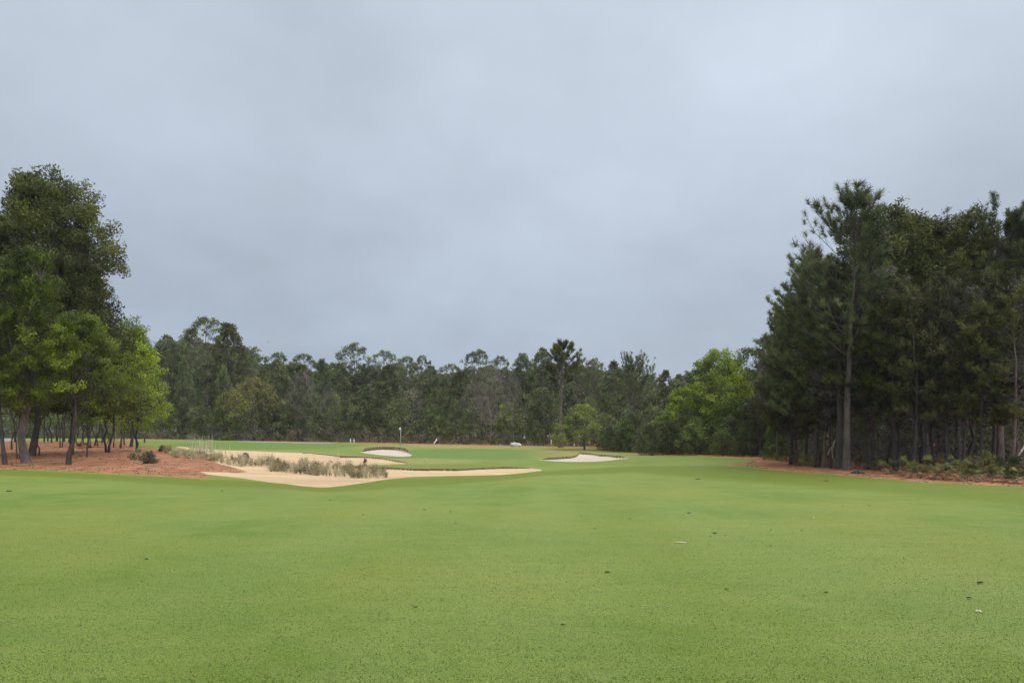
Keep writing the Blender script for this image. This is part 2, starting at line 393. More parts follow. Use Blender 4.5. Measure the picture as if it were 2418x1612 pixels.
    fringe = np.abs(PY - (lim + .9)) < .7
    zcol = np.stack([np.clip(rough, 0, 1), np.clip(dry * (.75 + .5 * vnoise(X * .9, D * .3, 8)), 0, 1), np.clip(gr, 0, 1) * (1 - np.clip(dry, 0, 1) * .6)], -1)
    V = np.stack([X, D, Z], -1).reshape(-1, 3)
    nr, nc = shp
    idx = np.arange(nr * nc).reshape(shp)
    Q = np.stack([idx[:-1, :-1], idx[:-1, 1:], idx[1:, 1:], idx[1:, :-1]], -1).reshape(-1, 4)
    fz = zone[:-1, :-1].reshape(-1)
    zcol = zcol.reshape(-1, 3); pxf = PX[:-1, :-1].reshape(-1)
    def piece(name, mask, mat, label=None, attrs_extra=None, extra=None):
        q = Q[mask]; u, inv = np.unique(q, return_inverse=True)
        v = V[u]; q2 = inv.reshape(-1, 4); att = {'zone': zcol[u]}
        if attrs_extra is not None: att['white'] = np.full(len(u), attrs_extra)
        if extra is not None:
            q2 = np.concatenate([q2, np.array([[0, 1, 2, 3]]) + len(v)]); v = np.concatenate([v, extra])
            att['zone'] = np.concatenate([att['zone'], np.zeros((4, 3))])
        o = obj(name, mesh_np(name, v, q2, M[mat], True, att)); tag(o, label, kind='structure'); return o
    yb = float(d[0]); zb = float(V[:, 2][:nc].mean())
    w = float(X[0].max())
    piece('ground', (fz == 0), 'turf', 'short mown green fairway turf', extra=np.array([[-80, -80, zb], [80, -80, zb], [80, yb, zb - .0], [-80, yb, zb]]))
    piece('sand_bunker', fz == 1, 'sand', 'long tan sand bunker winding between the scrub islands', 0.)
    piece('sand_bunker', fz == 2, 'sand', 'small oval white sand bunker under the flagstick', 1.)
    piece('sand_bunker', fz == 3, 'sand', 'pale sand bunker with a pointed top at the right of the green', .8)
    piece('pine_straw', fz == 4, 'straw', 'reddish pine straw bed under the left trees')
    piece('pine_straw', fz == 7, 'straw', 'reddish pine straw floor of the right wood')
    piece('forest_floor', fz == 6, 'straw', 'brown floor of the far wood')
    piece('path', fz == 5, 'path', 'grey cart path glimpsed beyond the turf')
    piece('bunker_bank', fz == 8, 'soil', 'dark cut soil bank along the back edges of the bunkers')
build_ground()

# ------------------------------------------------------------------ foliage templates
def rot_to(d, rng):
    """(n,3) directions -> (n,3,3) rotations taking +z to d with random spin"""
    d = d / (np.linalg.norm(d, axis=1, keepdims=True) + 1e-9); n = len(d)
    ref = rng.normal(size=(n, 3)); u = np.cross(d, ref); u /= np.linalg.norm(u, axis=1, keepdims=True) + 1e-9
    w = np.cross(d, u); return np.stack([u, w, d], 2)
def t_needles(rng, n, L, w, spread=1.25):
    th = spread * np.sqrt(rng.random(n)); ph = rng.random(n) * 2 * pi
    d = np.stack([np.sin(th) * np.cos(ph), np.sin(th) * np.sin(ph), np.cos(th)], 1)
    o = np.stack([np.zeros(n), np.zeros(n), rng.uniform(-.5, .25, n) * L], 1)
    s = np.cross(d, rng.normal(size=(n, 3))); s /= np.linalg.norm(s, axis=1, keepdims=True)
    l = L * rng.uniform(.7, 1.1, n)[:, None]
    V = np.stack([o - s * w / 2, o + s * w / 2, o + d * l], 1).reshape(-1, 3)
    return V, np.arange(3 * n).reshape(-1, 3)
def t_leaves(rng, n, Rr, size, flat=.75, asp=.5):
    c = rng.normal(size=(n, 3)); c /= np.linalg.norm(c, axis=1, keepdims=True); c *= Rr * rng.random((n, 1)) ** .45; c[:, 2] *= flat
    a = rng.normal(size=(n, 3)); a /= np.linalg.norm(a, axis=1, keepdims=True)
    b = np.cross(a, rng.normal(size=(n, 3))); b /= np.linalg.norm(b, axis=1, keepdims=True)
    s = size * rng.uniform(.6, 1.3, (n, 1))
    V = np.stack([c - a * s, c + b * s * asp, c + a * s, c - b * s * asp], 1).reshape(-1, 3)
    i = np.arange(n)[:, None] * 4
    return V, np.concatenate([i + [0, 1, 2], i + [0, 2, 3]])
def scatter(rng, temps, P, Dr, S, tint):
    """stamp templates at P with direction Dr and size S; returns V, T, tint"""
    P = np.asarray(P); Dr = np.asarray(Dr); S = np.asarray(S); tint = np.asarray(tint)
    pick = rng.integers(0, len(temps), len(P)); Vs, Ts, Ti, n = [], [], [], 0
    for k, (tv, tf) in enumerate(temps):
        m = pick == k
        if not m.any(): continue
        Rm = rot_to(Dr[m], rng)
        v = np.einsum('nij,kj->nki', Rm, tv) * S[m][:, None, None] + P[m][:, None]
        f = tf[None] + (np.arange(m.sum()) * len(tv))[:, None, None] + n
        Vs.append(v.reshape(-1, 3)); Ts.append(f.reshape(-1, 3)); n += v.shape[0] * v.shape[1]
        Ti.append(np.repeat(tint[m], len(tv)))
    return np.concatenate(Vs), np.concatenate(Ts), np.concatenate(Ti)

def prof_table(wl, wr=None):
    """crown half widths (metres) from crown base (t=0) to top (t=1), left and right of the trunk"""
    wl = np.array(wl, float); wr = wl if wr is None else np.array(wr, float)
    def f(t, az):
        l = np.interp(t, np.linspace(0, 1, len(wl)), wl); r = np.interp(t, np.linspace(0, 1, len(wr)), wr)
        k = .5 + .5 * math.cos(az); k = k * k * (3 - 2 * k); return l * (1 - k) + r * k
    return f

def pine(seed, H, cb, prof, nb=70, rt=.2, ntw=8, ntf=4, L=.26, w=.03, nn=18, up=(0.05, .8), bend=.3, lean=(0, 0), mat='pine', bark='bark', dead=8, sides=8, droop=.15, curve=0., fill=8, br=.24, rl=(.70, 1.06), csz=1.0, gap=.40):
    """conifer: trunk with whorled limbs, side twigs along each limb and needle tufts on the twigs"""
    rng = np.random.default_rng(seed); tb = MB()
    s = np.linspace(0, 1, 12)
    wob = np.cumsum(rng.normal(size=(12, 2)) * .012 * H * .5, 0) * s[:, None]
    tr = np.stack([wob[:, 0] + lean[0] * s + curve * np.sin(s * pi), wob[:, 1] + lean[1] * s, H * s], 1)
    rad = rt * (1 - s) ** .75 + .02; rad[0] *= 1.3
    trr = np.concatenate([[tr[0] + (0, 0, -.5)], tr]); tb.tube(trr, np.concatenate([[rad[0]], rad]), sides, cap=False)
    tp = lambda z: np.array([np.interp(z, tr[:, 2], tr[:, 0]), np.interp(z, tr[:, 2], tr[:, 1]), z])
    P, Dr, S, Ti = [], [], [], []
    for i in range(nb):
        t = (i + rng.random()) / nb; t = t ** .95
        z = H * (cb + (.985 - cb) * t); az = i * 2.39996 + rng.normal() * .35
        Lb = max(.25, prof(t, az) * rng.uniform(*rl))
        el = up[0] + (up[1] - up[0]) * t ** 1.3 + rng.normal() * .12
        o = tp(z); h = np.array([math.cos(az), math.sin(az), 0.])
        q = np.linspace(0, 1, 6)[:, None]
        B = o + h * (Lb * math.cos(el)) * q + np.array([0, 0, 1.]) * (Lb * (math.sin(el) * q + bend * q ** 2.2 - droop * q * (1 - q) * 2))
        B += np.cumsum(rng.normal(size=(6, 3)) * .025 * Lb, 0) * (q > 0)
        rb = rt * br * (1 - t * .7) * (1 - q[:, 0] * .8) * min(1, Lb / 2.5) + .008
        tb.tube(B, rb, 4, cap=False)
        ct = rng.uniform(-.22, .22)
        for j in range(ntw):
            sj = .28 + .72 * (j + rng.random() * .8) / ntw; sj = min(sj, 1)
            b0 = np.array([np.interp(sj, q[:, 0], B[:, k]) for k in range(3)])
            bd = B[-1] - B[-3]; bd /= np.linalg.norm(bd) + 1e-9
            side = np.cross(bd, [0, 0, 1.]); side *= (1 if j % 2 else -1)
            dr = bd * rng.uniform(.5, 1.1) + side * rng.uniform(.3, 1.) + np.array([0, 0, 1]) * rng.uniform(-.1, .55); dr /= np.linalg.norm(dr)
            tl = (.34 * Lb * (1.15 - sj) + .22) * rng.uniform(.7, 1.2)
            e = b0 + dr * tl + np.array([0, 0, .12 * tl])
            tb.tube(np.array([b0, (b0 + e) / 2 + rng.normal(size=3) * .03, e]), [.012, .009, .005], 3, cap=False)
            for k in range(ntf):
                u = (k + 1) / ntf
                P.append(b0 + (e - b0) * u + rng.normal(size=3) * .05); Dr.append(dr + rng.normal(size=3) * .35 + (0, 0, .35)); S.append(rng.uniform(.75, 1.2))
                Ti.append(np.clip(.45 + ct + rng.normal() * .16 + .12 * (dr[2]), 0, 1))
    for k in range(5):
        P.append(tr[-1] + rng.normal(size=3) * .1); Dr.append((0, 0, 1.)); S.append(1.); Ti.append(.6)
    for k in range(dead):
        z = H * rng.uniform(.25, max(.3, cb + .1)); az = rng.random() * 2 * pi; o = tp(z); Lb = rng.uniform(.6, 2.2)
        h = np.array([math.cos(az), math.sin(az), rng.uniform(-.2, .5)])
        tb.tube(np.array([o, o + h * Lb * .5 + rng.normal(size=3) * .1, o + h * Lb + rng.normal(size=3) * .2]), [.03, .02, .008], 3, cap=False)
    P, Dr, S, Ti = np.array(P), np.array(Dr), np.array(S), np.array(Ti)
    cn = vnoise3(P / csz + seed, seed) * .7 + vnoise3(P / csz * 2.3, seed + 1) * .3
    keep = cn > gap; P, Dr, S, Ti, cn = P[keep], Dr[keep], S[keep], Ti[keep], cn[keep]
    Ti = np.clip(Ti + (cn - .55) * .8, 0, 1)
    kf = H / (P[:, 2].max() + L * .5); P[:, 2] *= kf
    for v in tb.V: v[:, 2] *= kf
    temps = []
    for _ in range(4):
        v1, f1 = t_needles(rng, nn, L, w); v2, f2 = t_leaves(rng, fill, L * .8, w * 1.25, 1.)
        temps.append((np.concatenate([v1, v2 + (0, 0, L * .3)]), np.concatenate([f1, f2 + len(v1)])))
    V, T, ti = scatter(rng, temps, P, Dr, S, Ti)
    return tb.mesh('trunk', M[bark]), mesh_np('crown', V, T, M[mat], False, {'tint': ti})

def broad(seed, H, cb, prof, ncl=220, rt=.15, stems=1, mat='oak', bark='bark_dark', nl=46, cr=.42, size=.055, lean=(0, 0), limbs=6, curve=0., spread=.25, surf=.5, fork=None, aspect=.5, flat=.75, edge=(.82, .36)):
    """broadleaf tree: stems, limbs that fork towards leaf clumps spread through an uneven crown"""
    rng = np.random.default_rng(seed); tb = MB(); P, S, Ti = [], [], []
    fork = cb * .8 if fork is None else fork
    lob = rng.normal(size=(9, 3)); lob /= np.linalg.norm(lob, axis=1, keepdims=True)
    tops = []
    for sidx in range(stems):
        a = rng.random() * 6.28; off = np.array([math.cos(a), math.sin(a), 0]) * (spread if stems > 1 else 0)
        s = np.linspace(0, 1, 8); hh = H * (fork + .25 * (1 - fork))
        p = np.stack([off[0] * (.3 + 2.2 * s) + lean[0] * s + curve * np.sin(pi * s) + rng.normal() * .02 * H * s ** 2, off[1] * (.3 + 2.2 * s) + lean[1] * s, hh * s - .3 * (s == 0)], 1)
        p[1:-1] += rng.normal(size=(6, 3)) * .012 * H * (1, 1, 0)
        r0 = rt / math.sqrt(stems) if stems > 1 else rt
        tb.tube(p, r0 * (1 - .5 * s) * (1 + .35 * (s == 0)), 7, cap=False); tops.append((p, r0 * .5))
    LM = []
    for i in range(limbs):
        p, r0 = tops[i % len(tops)]; b0 = p[(2 if fork > .6 else 4) + rng.integers(0, 6 if fork > .6 else 4)]
        t = rng.uniform(.25, .95); az = i * 2.4 + rng.random(); rr = prof(t, az) * .62
        e = np.array([lean[0] + rr * math.cos(az), lean[1] + rr * math.sin(az), H * (cb + (1 - cb) * t * .85)])
        q = np.linspace(0, 1, 7)[:, None]
        B = b0 + (e - b0) * q + np.array([0, 0, 1]) * (np.sin(q * pi) * -.05 * H) + np.cumsum(rng.normal(size=(7, 3)) * .02 * H * .4, 0) * (q > 0)
        tb.tube(B, r0 * .75 * (1 - q[:, 0] * .8) + .01, 5, cap=False); LM.append(B)
    LMp = np.concatenate(LM + [tops[0][0][5:]])
    for i in range(ncl):
        t = rng.random() ** .85; az = rng.random() * 2 * pi
        rr = prof(t, az) * (surf + (1 - surf) * rng.random()) * (edge[0] + edge[1] * vnoise(np.array([az * 1.3 + seed]), np.array([t * 4.]), seed)[0])
        c = np.array([lean[0] + rr * math.cos(az), lean[1] + rr * math.sin(az), H * (cb + (1 - cb) * t) - cr * .5])
        P.append(c); S.append(rng.uniform(.65, 1.25))
        d = c / (np.linalg.norm(c)); Ti.append(np.clip(.5 + .26 * (vnoise(np.array([c[0] * .8 + seed]), np.array([c[2] * .8 + c[1]]), 5)[0] - .5) * 2 + rng.normal() * .12, 0, 1))
        k = np.argmin(((LMp - c) ** 2).sum(1) + 2.0 * (LMp[:, 2] > c[2])); b0 = LMp[k]
        m = (b0 + c) / 2 + rng.normal(size=3) * .08 * np.linalg.norm(c - b0)
        tb.tube(np.array([b0, m, c]), [.022, .014, .006], 3, cap=False)
    P = np.array(P); kf = H / (P[:, 2].max() + cr * .6); P[:, 2] *= kf
    for v in tb.V: v[:, 2] *= kf
    temps = [t_leaves(rng, nl, cr, size, flat, aspect) for _ in range(5)]
    dr = rng.normal(size=(len(P), 3)) * .3 + (0, 0, 1)
    V, T, ti = scatter(rng, temps, P, dr, S, Ti)
    return tb.mesh('trunk', M[bark]), mesh_np('crown', V, T, M[mat], False, {'tint': ti})

def tree(name, parts, loc, label, cat='tree', group=None, rz=0, sc=1.0):
    e = empty(name, loc, rz, sc); tag(e, label, cat, group)
    obj('trunk', parts[0], e); obj('crown', parts[1], e); return e
def top_h(px, d, topy):          # height of a tree standing on the ground whose top reaches row topy
    return (HY - topy) / F * d - gz(px, d)
exec_trees = True

# ------------------------------------------------------------------ unique near trees, left
G_L = 'trees of the straw-floored grove on the left'
def hero(kind, px, d, topy, label, name='pine_tree', group=None, rz=0, cat='tree', **kw):
    H = top_h(px, d, topy); fn = pine if kind == 'p' else broad
    return tree(name, fn(H=H, **kw), at(px, d, -.03), label, cat, group, rz)
hero('b', 72, 47, 410, 'tallest dark pine of the left grove, its ragged top reaching highest on that side', seed=1, cb=.18, group=G_L,
     prof=prof_table([4.0, 4.6, 4.4, 3.8, 3.0, 2.2, 1.2], [5.8, 6.2, 5.6, 5.4, 5.0, 4.0, 2.9]), surf=.38, limbs=14, aspect=.36, ncl=1000, rt=.19, fork=.74, lean=(.8, 0), nl=105, cr=.58, size=.105, mat='pine', bark='bark_dark', edge=(.74, .42))
hero('b', -48, 46, 470, 'dark pine cut by the left picture edge behind the tallest pine', seed=2, cb=.28, group=G_L,
     prof=prof_table([3.5, 4, 3.6, 2.8, 1.8, .8]), surf=.38, limbs=14, aspect=.36, ncl=560, rt=.18, fork=.74, nl=100, cr=.56, size=.105, mat='pine', bark='bark_dark')
hero('b', 168, 50, 560, 'dark full pine right behind the tallest left pine, crown sweeping out to the right', seed=3, cb=.2, group=G_L,
     prof=prof_table([3.2, 3.0, 2.8, 2.2, 1.6, .8], [4.6, 4.6, 3.9, 3.2, 2.2, .9]), surf=.38, limbs=14, aspect=.36, ncl=700, rt=.13, fork=.74, nl=100, cr=.56, size=.105, mat='pine', bark='bark_dark', edge=(.74, .42))
hero('b', 64, 39.5, 588, 'thick grey trunked pine in front of the left grove with bright green upper crown', seed=4, cb=.28, group=G_L,
     prof=prof_table([2.0, 2.5, 2.3, 2.3, 1.7, .8], [1.8, 1.9, 1.8, 1.9, 1.5, .7]), surf=.38, limbs=14, aspect=.36, ncl=420, rt=.20, fork=.72, nl=100, cr=.42, size=.07, mat='pine_bright', bark='bark', edge=(.6, .7))
hero('b', 160, 39, 735, 'dark leaning crooked trunked pine with a low bright green spreading crown', seed=5, cb=.46, group=G_L,
     prof=prof_table([1.7, 1.8, 1.6, 1.2, .7], [2.9, 3.1, 2.6, 1.8, .8]), surf=.38, limbs=14, aspect=.36, ncl=340, rt=.125, fork=.40, nl=105, cr=.42, size=.065, flat=.55, lean=(.45, 0), curve=.25, mat='pine_bright', bark='bark_dark', edge=(.6, .7))
hero('p', 12, 38, 600, 'bright green pine crown hanging in from the left picture edge', seed=6, cb=.32, group=G_L, bark='bark_dark',
     prof=prof_table([1.8, 2.0, 1.6, 1.2, .6]), nb=50, rt=.08, ntw=8, ntf=4, L=.24, w=.03, nn=16, mat='pine_bright', lean=(-1.6, .5))
hero('b', 322, 58, 772, 'bright yellow-green oak with a rounded crown at the right end of the left grove', 'oak_tree', G_L, seed=7, cb=.20,
     prof=prof_table([2.0, 2.6, 2.7, 2.3, 1.4, .4], [1.6, 2.6, 2.6, 2.0, 1.2, .4]), ncl=520, rt=.11, stems=2, fork=.28, nl=44, cr=.42, size=.075, mat='oak', surf=.45)
hero('b', 308, 66, 742, 'darker green oak whose top shows above the bright rounded oak', 'oak_tree', G_L, seed=8, cb=.22,
     prof=prof_table([1.6, 2.3, 2.4, 1.9, .9]), ncl=240, rt=.13, stems=1, nl=40, cr=.45, size=.085, mat='oak_mid')
hero('b', 255, 54, 800, 'olive green oak between the crooked pine and the bright rounded oak', 'oak_tree', G_L, seed=9, cb=.34,
     prof=prof_table([1.6, 2.2, 2.2, 1.4, .5]), ncl=230, rt=.12, stems=2, nl=40, cr=.42, size=.075, mat='oak_mid', curve=.2)
hero('b', 205, 47, 905, 'small bright leafy oak sapling under the crooked pine', 'oak_sapling', G_L, seed=10, cb=.45,
     prof=prof_table([.7, 1.1, .9, .3]), ncl=70, rt=.05, nl=36, cr=.3, size=.06, mat='oak', limbs=4)
# slim stems of the grove
sap = [broad(20 + i, 6.2, .52, prof_table([.8, 1.5, 1.5, 1.0, .3]), fork=.5, ncl=70, rt=.065, nl=34, cr=.42, size=.085, mat=['oak_mid', 'pine_grey', 'oak_mid', 'olive'][i], limbs=5, curve=[.15, -.1, .25, -.2][i], lean=([.3, -.2, .5, .1][i], 0), stems=[1, 2, 1, 2][i]) for i in range(4)]
for i, (px, py, topy, lab) in enumerate([
    (28, 1061, 860, 'slim black stemmed tree at the far left of the straw bed'), (44, 1083, 850, 'grey stem leaning against the thick grey pine trunk'),
    (92, 1074, 905, 'thin bent sapling just right of the thick grey pine'), (82, 1050, 880, None), (104, 1048, 870, None), (143, 1056, 850, 'two stemmed dark sapling behind the crooked pine'),
    (163, 1047, 880, None), (186, 1053, 890, None), (197, 1049, 900, None), (214, 1057, 905, 'pale forked sapling right of the crooked pine'), (231, 1053, 900, None),
    (252, 1049, 900, None), (268, 1056, 905, 'crooked slim stem on the straw left of the bright rounded oak'), (283, 1058, 880, 'straight slim stem standing under the bright rounded oak'),
    (340, 1040, 880, 'slim stem beyond the turf just right of the bright rounded oak'), (-40, 1056, 850, None), (122, 1046, 860, None), (60, 1050, 850, None), (10, 1052, 860, None), (152, 1045, 850, None), (172, 1046, 860, None), (205, 1046, 860, None), (222, 1047, 860, None), (241, 1046, 870, None), (113, 1049, 850, None), (296, 1047, 880, None), (262, 1047, 880, None), (-10, 1046, 850, None), (35, 1046, 850, None), (132, 1047, 860, None)]):
    d = dist_of(px, py) if py > 1049 else 66 + (i * 7) % 17
    h = top_h(px, d, topy); rng_ = (i * 37 % 11) / 11
    tree('oak_sapling', sap[i % 4], at(px, d, -.02), lab or 'slender shaded sapling in the back rows of the left grove', 'sapling', 'slim saplings of the left grove', rng_ * 6.28, (h / 6.2 * .9, h / 6.2 * .9, h / 6.2))

# ------------------------------------------------------------------ unique near trees, right
G_R = 'tall trees along the edge of the right wood'
hero('p', 1999, 40.5, 434, 'tallest open crowned pine at the front of the right wood, pale straight trunk', seed=31, cb=.40, group=G_R,
     prof=prof_table([3.0, 3.8, 4.0, 3.6, 3.2, 2.2, .9], [2.5, 2.6, 2.4, 2.3, 2.2, 1.7, .8]), nb=84, rt=.165, ntw=7, ntf=1, L=.40, w=.026, nn=44, fill=6, gap=.2, up=(.1, .85), bend=.35, droop=.1, mat='pine_grey', dead=22, sides=12, br=.15, bark='bark_mid')
hero('p', 1982, 42, 620, 'darker pine pressed close behind the tallest open crowned pine', seed=32, cb=.35, group=G_R,
     prof=prof_table([2.2, 2.8, 2.6, 1.8, .8]), nb=60, rt=.19, ntw=8, ntf=4, L=.27, w=.032, nn=16, mat='pine', bark='bark_dark', dead=14)
hero('p', 1930, 45, 575, 'dark pine whose limbs reach left below the tallest right pine', seed=33, cb=.24, group=G_R,
     prof=prof_table([3.2, 4.0, 3.7, 3.2, 2.6, 1.6], [2, 2.5, 2.3, 2, 1.6, 1.2]), nb=115, rt=.14, ntw=10, ntf=4, L=.27, w=.034, nn=16, mat='pine_grey', bark='bark_dark', dead=16)
hero('p', 1868, 50, 690, 'leftmost dark conifer of the tall right wood, foliage nearly down to the shrubs', seed=34, cb=.16, group=G_R,
     prof=prof_table([2.0, 2.6, 2.7, 2.3, 1.6, .6]), nb=125, rt=.12, ntw=10, ntf=4, L=.27, w=.036, nn=15, mat='cedar', bark='bark_dark', dead=14)
hero('b', 2095, 46, 492, 'dense pine with a rounded top right of the tallest open pine', seed=35, cb=.32, group=G_R,
     prof=prof_table([2.6, 3.2, 3.4, 3.4, 3.0, 2.2]), surf=.38, limbs=14, aspect=.36, ncl=680, rt=.15, fork=.76, nl=95, cr=.55, size=.10, mat='pine', bark='bark_dark', edge=(.74, .42))
hero('b', 2178, 47, 518, 'broad dark pine in the dip of the right skyline', seed=36, cb=.30, group=G_R,
     prof=prof_table([2.6, 3.4, 3.6, 3.5, 3.0, 2.2]), surf=.38, limbs=14, aspect=.36, ncl=680, rt=.15, fork=.76, nl=95, cr=.55, size=.10, mat='cedar', bark='bark_dark', edge=(.74, .42))
hero('p', 2262, 45, 498, 'full pine with upright shoots rising right of the skyline dip', seed=37, cb=.34, group=G_R,
     prof=prof_table([2.6, 3.2, 3.4, 3.2, 2.7, 2.0]), nb=115, rt=.14, ntw=9, ntf=4, L=.28, w=.036, nn=16, up=(-.05, .6), bend=.18, mat='pine', bark='bark_dark', dead=14)
hero('p', 2362, 44, 458, 'tall pine with spiky shoots near the right picture edge', seed=38, cb=.36, group=G_R,
     prof=prof_table([2.4, 3.2, 3.3, 3.0, 2.6, 1.8]), nb=92, rt=.18, ntw=8, ntf=4, L=.28, w=.034, nn=17, mat='pine_grey', bark='bark', dead=14)
hero('p', 2440, 43, 470, 'tall pine cut by the right picture edge', seed=39, cb=.34, group=G_R,
     prof=prof_table([2.4, 3.2, 3.2, 3.0, 2.4, 1.6]), nb=80, rt=.18, ntw=8, ntf=4, L=.28, w=.036, nn=16, mat='pine', bark='bark_dark', dead=12)
hero('b', 2120, 41, 760, 'low olive green broadleaf inside the right wood behind the palmettos', 'oak_tree', G_R, seed=40, cb=.42,
     prof=prof_table([1.8, 2.6, 2.4, 1.4, .5]), ncl=170, rt=.10, nl=36, cr=.45, size=.08, mat='oak_mid', bark='bark_dark')
hero('b', 2290, 40, 770, 'bushy dark broadleaf in the middle of the right wood front', 'oak_tree', G_R, seed=41, cb=.46,
     prof=prof_table([2.0, 2.7, 2.2, 1.2, .4]), ncl=170, rt=.10, nl=36, cr=.45, size=.08, mat='shrub', bark='bark_dark')
hero('b', 2400, 37, 830, 'grey brown half bare tree at the right picture edge', 'bare_tree', G_R, seed=42, cb=.52,
     prof=prof_table([1.0, 2.0, 1.9, 1.0, .4]), ncl=120, rt=.09, nl=26, cr=.5, size=.05, mat='brown', bark='bark')
# slim trunks in the front of the right wood, sharing six models
rw = [pine(50 + i, 12, .30, prof_table([1.4, 2.2, 2.5, 2.3, 1.3]), nb=50, rt=[.10, .12, .085, .13, .09, .11][i], ntw=6, ntf=3, L=.32, w=.05, nn=13, up=(-.05, .55), bend=.15, mat=['cedar', 'pine', 'brown', 'cedar', 'brown', 'pine'][i], bark=['bark_dark', 'bark', 'bark_dark'][i % 3], dead=26, curve=[.2, -.15, .3, -.2, .1, 0][i]) for i in range(6)]
rng = np.random.default_rng(77)
front_r = [(1903, 49, 700), (1945, 44, 760), (1962, 43, 690), (2052, 41.5, 640), (2066, 42.5, 620), (2112, 39.8, 700), (2158, 38.5, 650), (2190, 40, 640), (2206, 41, 690), (2238, 38, 640), (2275, 39, 660), (2318, 37, 700), (2345, 38, 640), (2390, 36, 660), (2432, 37, 640), (1880, 54, 760), (1835, 58, 800)]
labs = {1903: 'slim dark trunk standing among the shrubs at the left of the right wood', 2052: 'left one of a pair of slim trunks right of the tallest pine', 2066: 'right one of a pair of slim trunks right of the tallest pine',
        2112: 'pale forked slim trunk at the straw edge of the right wood', 2158: 'straight slim trunk above the first palmettos', 1962: 'broken topped looking slim trunk left of the tallest pine'}
for i, (px, d, ty) in enumerate(front_r):
    h = top_h(px, d, ty)
    tree('pine_tree', rw[i % 6], at(px, d, -.02), labs.get(px, 'slim dark trunk in the front rows of the gloomy right wood'), 'tree', 'slim trees of the right wood', rng.random() * 6.28, (h / 12 * .9, h / 12 * .9, h / 12))
for i in range(58):
    px = 1800 + (i * 61.8) % 860 + rng.normal() * 6; d = 50 + (i * 13) % 34 + rng.random() * 3
    if px < 1880: d += 14
    ty = np.interp(px, [1800, 1850, 1960, 2100, 2180, 2300, 2450, 2700], [850, 760, 640, 590, 590, 570, 540, 560]) + (rng.uniform(-25, 60) if i % 2 else rng.uniform(40, 160))
    h = top_h(px, d, ty)
    tree('pine_tree', rw[i % 6], at(px, d, -.02), 'shaded slender tree deep inside the dark right wood', 'tree', 'trees deep in the right wood', rng.random() * 6.28, (h / 12 * 1.15, h / 12 * 1.15, h / 12))

# ------------------------------------------------------------------ middle right: oaks and bushes at the wood edge
G_M = 'trees at the wood edge right of the green'
hero('b', 1700, 78, 822, 'bright green oak with a big rounded crown left of the right wood', 'oak_tree', G_M, seed=60, cb=.22,
     prof=prof_table([2.2, 3.2, 3.7, 3.3, 2.4, .9], [2.6, 3.5, 3.7, 3.3, 2.2, .9]), ncl=420, rt=.2, nl=40, cr=.55, size=.11, mat='oak')
hero('b', 1612, 82, 912, 'yellow-green lower tree left of the big bright oak', 'oak_tree', G_M, seed=61, cb=.2,
     prof=prof_table([1.6, 2.2, 2.3, 1.8, .7]), ncl=190, rt=.12, nl=38, cr=.5, size=.11, mat='oak')
hero('b', 1768, 86, 818, 'dull green tree filling the gap between the big bright oak and the right wood', 'oak_tree', G_M, seed=62, cb=.15,
     prof=prof_table([2.6, 3.2, 3.4, 2.9, 1.3]), ncl=300, rt=.16, nl=38, cr=.55, size=.12, mat='oak_mid')
hero('b', 1655, 90, 850, 'dark green tree top showing left of the big bright oak', 'oak_tree', G_M, seed=63, cb=.2,
     prof=prof_table([2.2, 2.8, 2.6, 1.8, .7]), ncl=200, rt=.14, nl=38, cr=.55, size=.12, mat='oak_mid')
hero('b', 1380, 94, 952, 'low pale green tree with flat feathery layers right of the tall lone pine', 'feathery_tree', G_M, seed=64, cb=.18,
     prof=prof_table([4.2, 4.2, 3.4, 2.2, .8], [7.0, 7.2, 5.6, 3.2, .8]), ncl=360, rt=.12, nl=34, cr=.5, size=.09, mat='feather', lean=(-.3, 0))
hero('b', 1832, 60, 1000, 'yellowish green bush in front of the leftmost dark conifer', 'bush', G_M, cat='bush', seed=65, cb=.12,
     prof=prof_table([.9, 1.3, 1.1, .4]), ncl=80, rt=.05, nl=34, cr=.32, size=.07, mat='oak_mid')
shr = [broad(70 + i, 3.2, .06, prof_table([1.3, 1.7, 1.5, .9, .3]), ncl=90, rt=.06, stems=2, nl=34, cr=.4, size=.085, mat=['shrub', 'shrub', 'oak_mid', 'olive', 'brown'][i], limbs=5) for i in range(5)]
for i in range(26):
    px = 1440 + i * 15 + rng.normal() * 5; dd = np.interp(px, [1440, 1550, 1700, 1830], [84, 74, 69, 62]) + rng.uniform(.5, 7) + (i % 3) * 3
    ty = rng.uniform(985, 1032) - (px > 1480) * 8
    h = top_h(px, dd, ty); tree('bush', shr[[0, 1, 0, 2, 1][i % 5]], at(px, dd, -.05), 'dark bush in the dense row along the wood edge right of the green', 'bush', 'bushes along the right wood edge', rng.random() * 6.28, (h / 3.2 * .85, h / 3.2 * .85, h / 3.2))
bank = [broad(75 + i, 6, .08, prof_table([2.0, 2.6, 2.6, 1.9, .7]), ncl=190, rt=.09, stems=2, nl=34, cr=.5, size=.11, mat=['oak_mid', 'shrub', 'oak_mid', 'pine_grey'][i], limbs=6) for i in range(4)]
for i in range(17):
    px = 1425 + i * 24 + rng.normal() * 6; dd = np.interp(px, [1425, 1550, 1700, 1850], [94, 84, 77, 70]) + (i % 3) * 3
    ty = np.interp(px, [1425, 1500, 1600, 1800], [1000, 975, 955, 945]) + rng.uniform(-18, 25)
    h = top_h(px, dd, ty); tree('bush', bank[(i * 3) % 4], at(px, dd, -.05), 'tall rounded green bush in the bank stepping up behind the right wood edge', 'bush', 'tall bushes behind the wood edge', rng.random() * 6.28, h / 6)
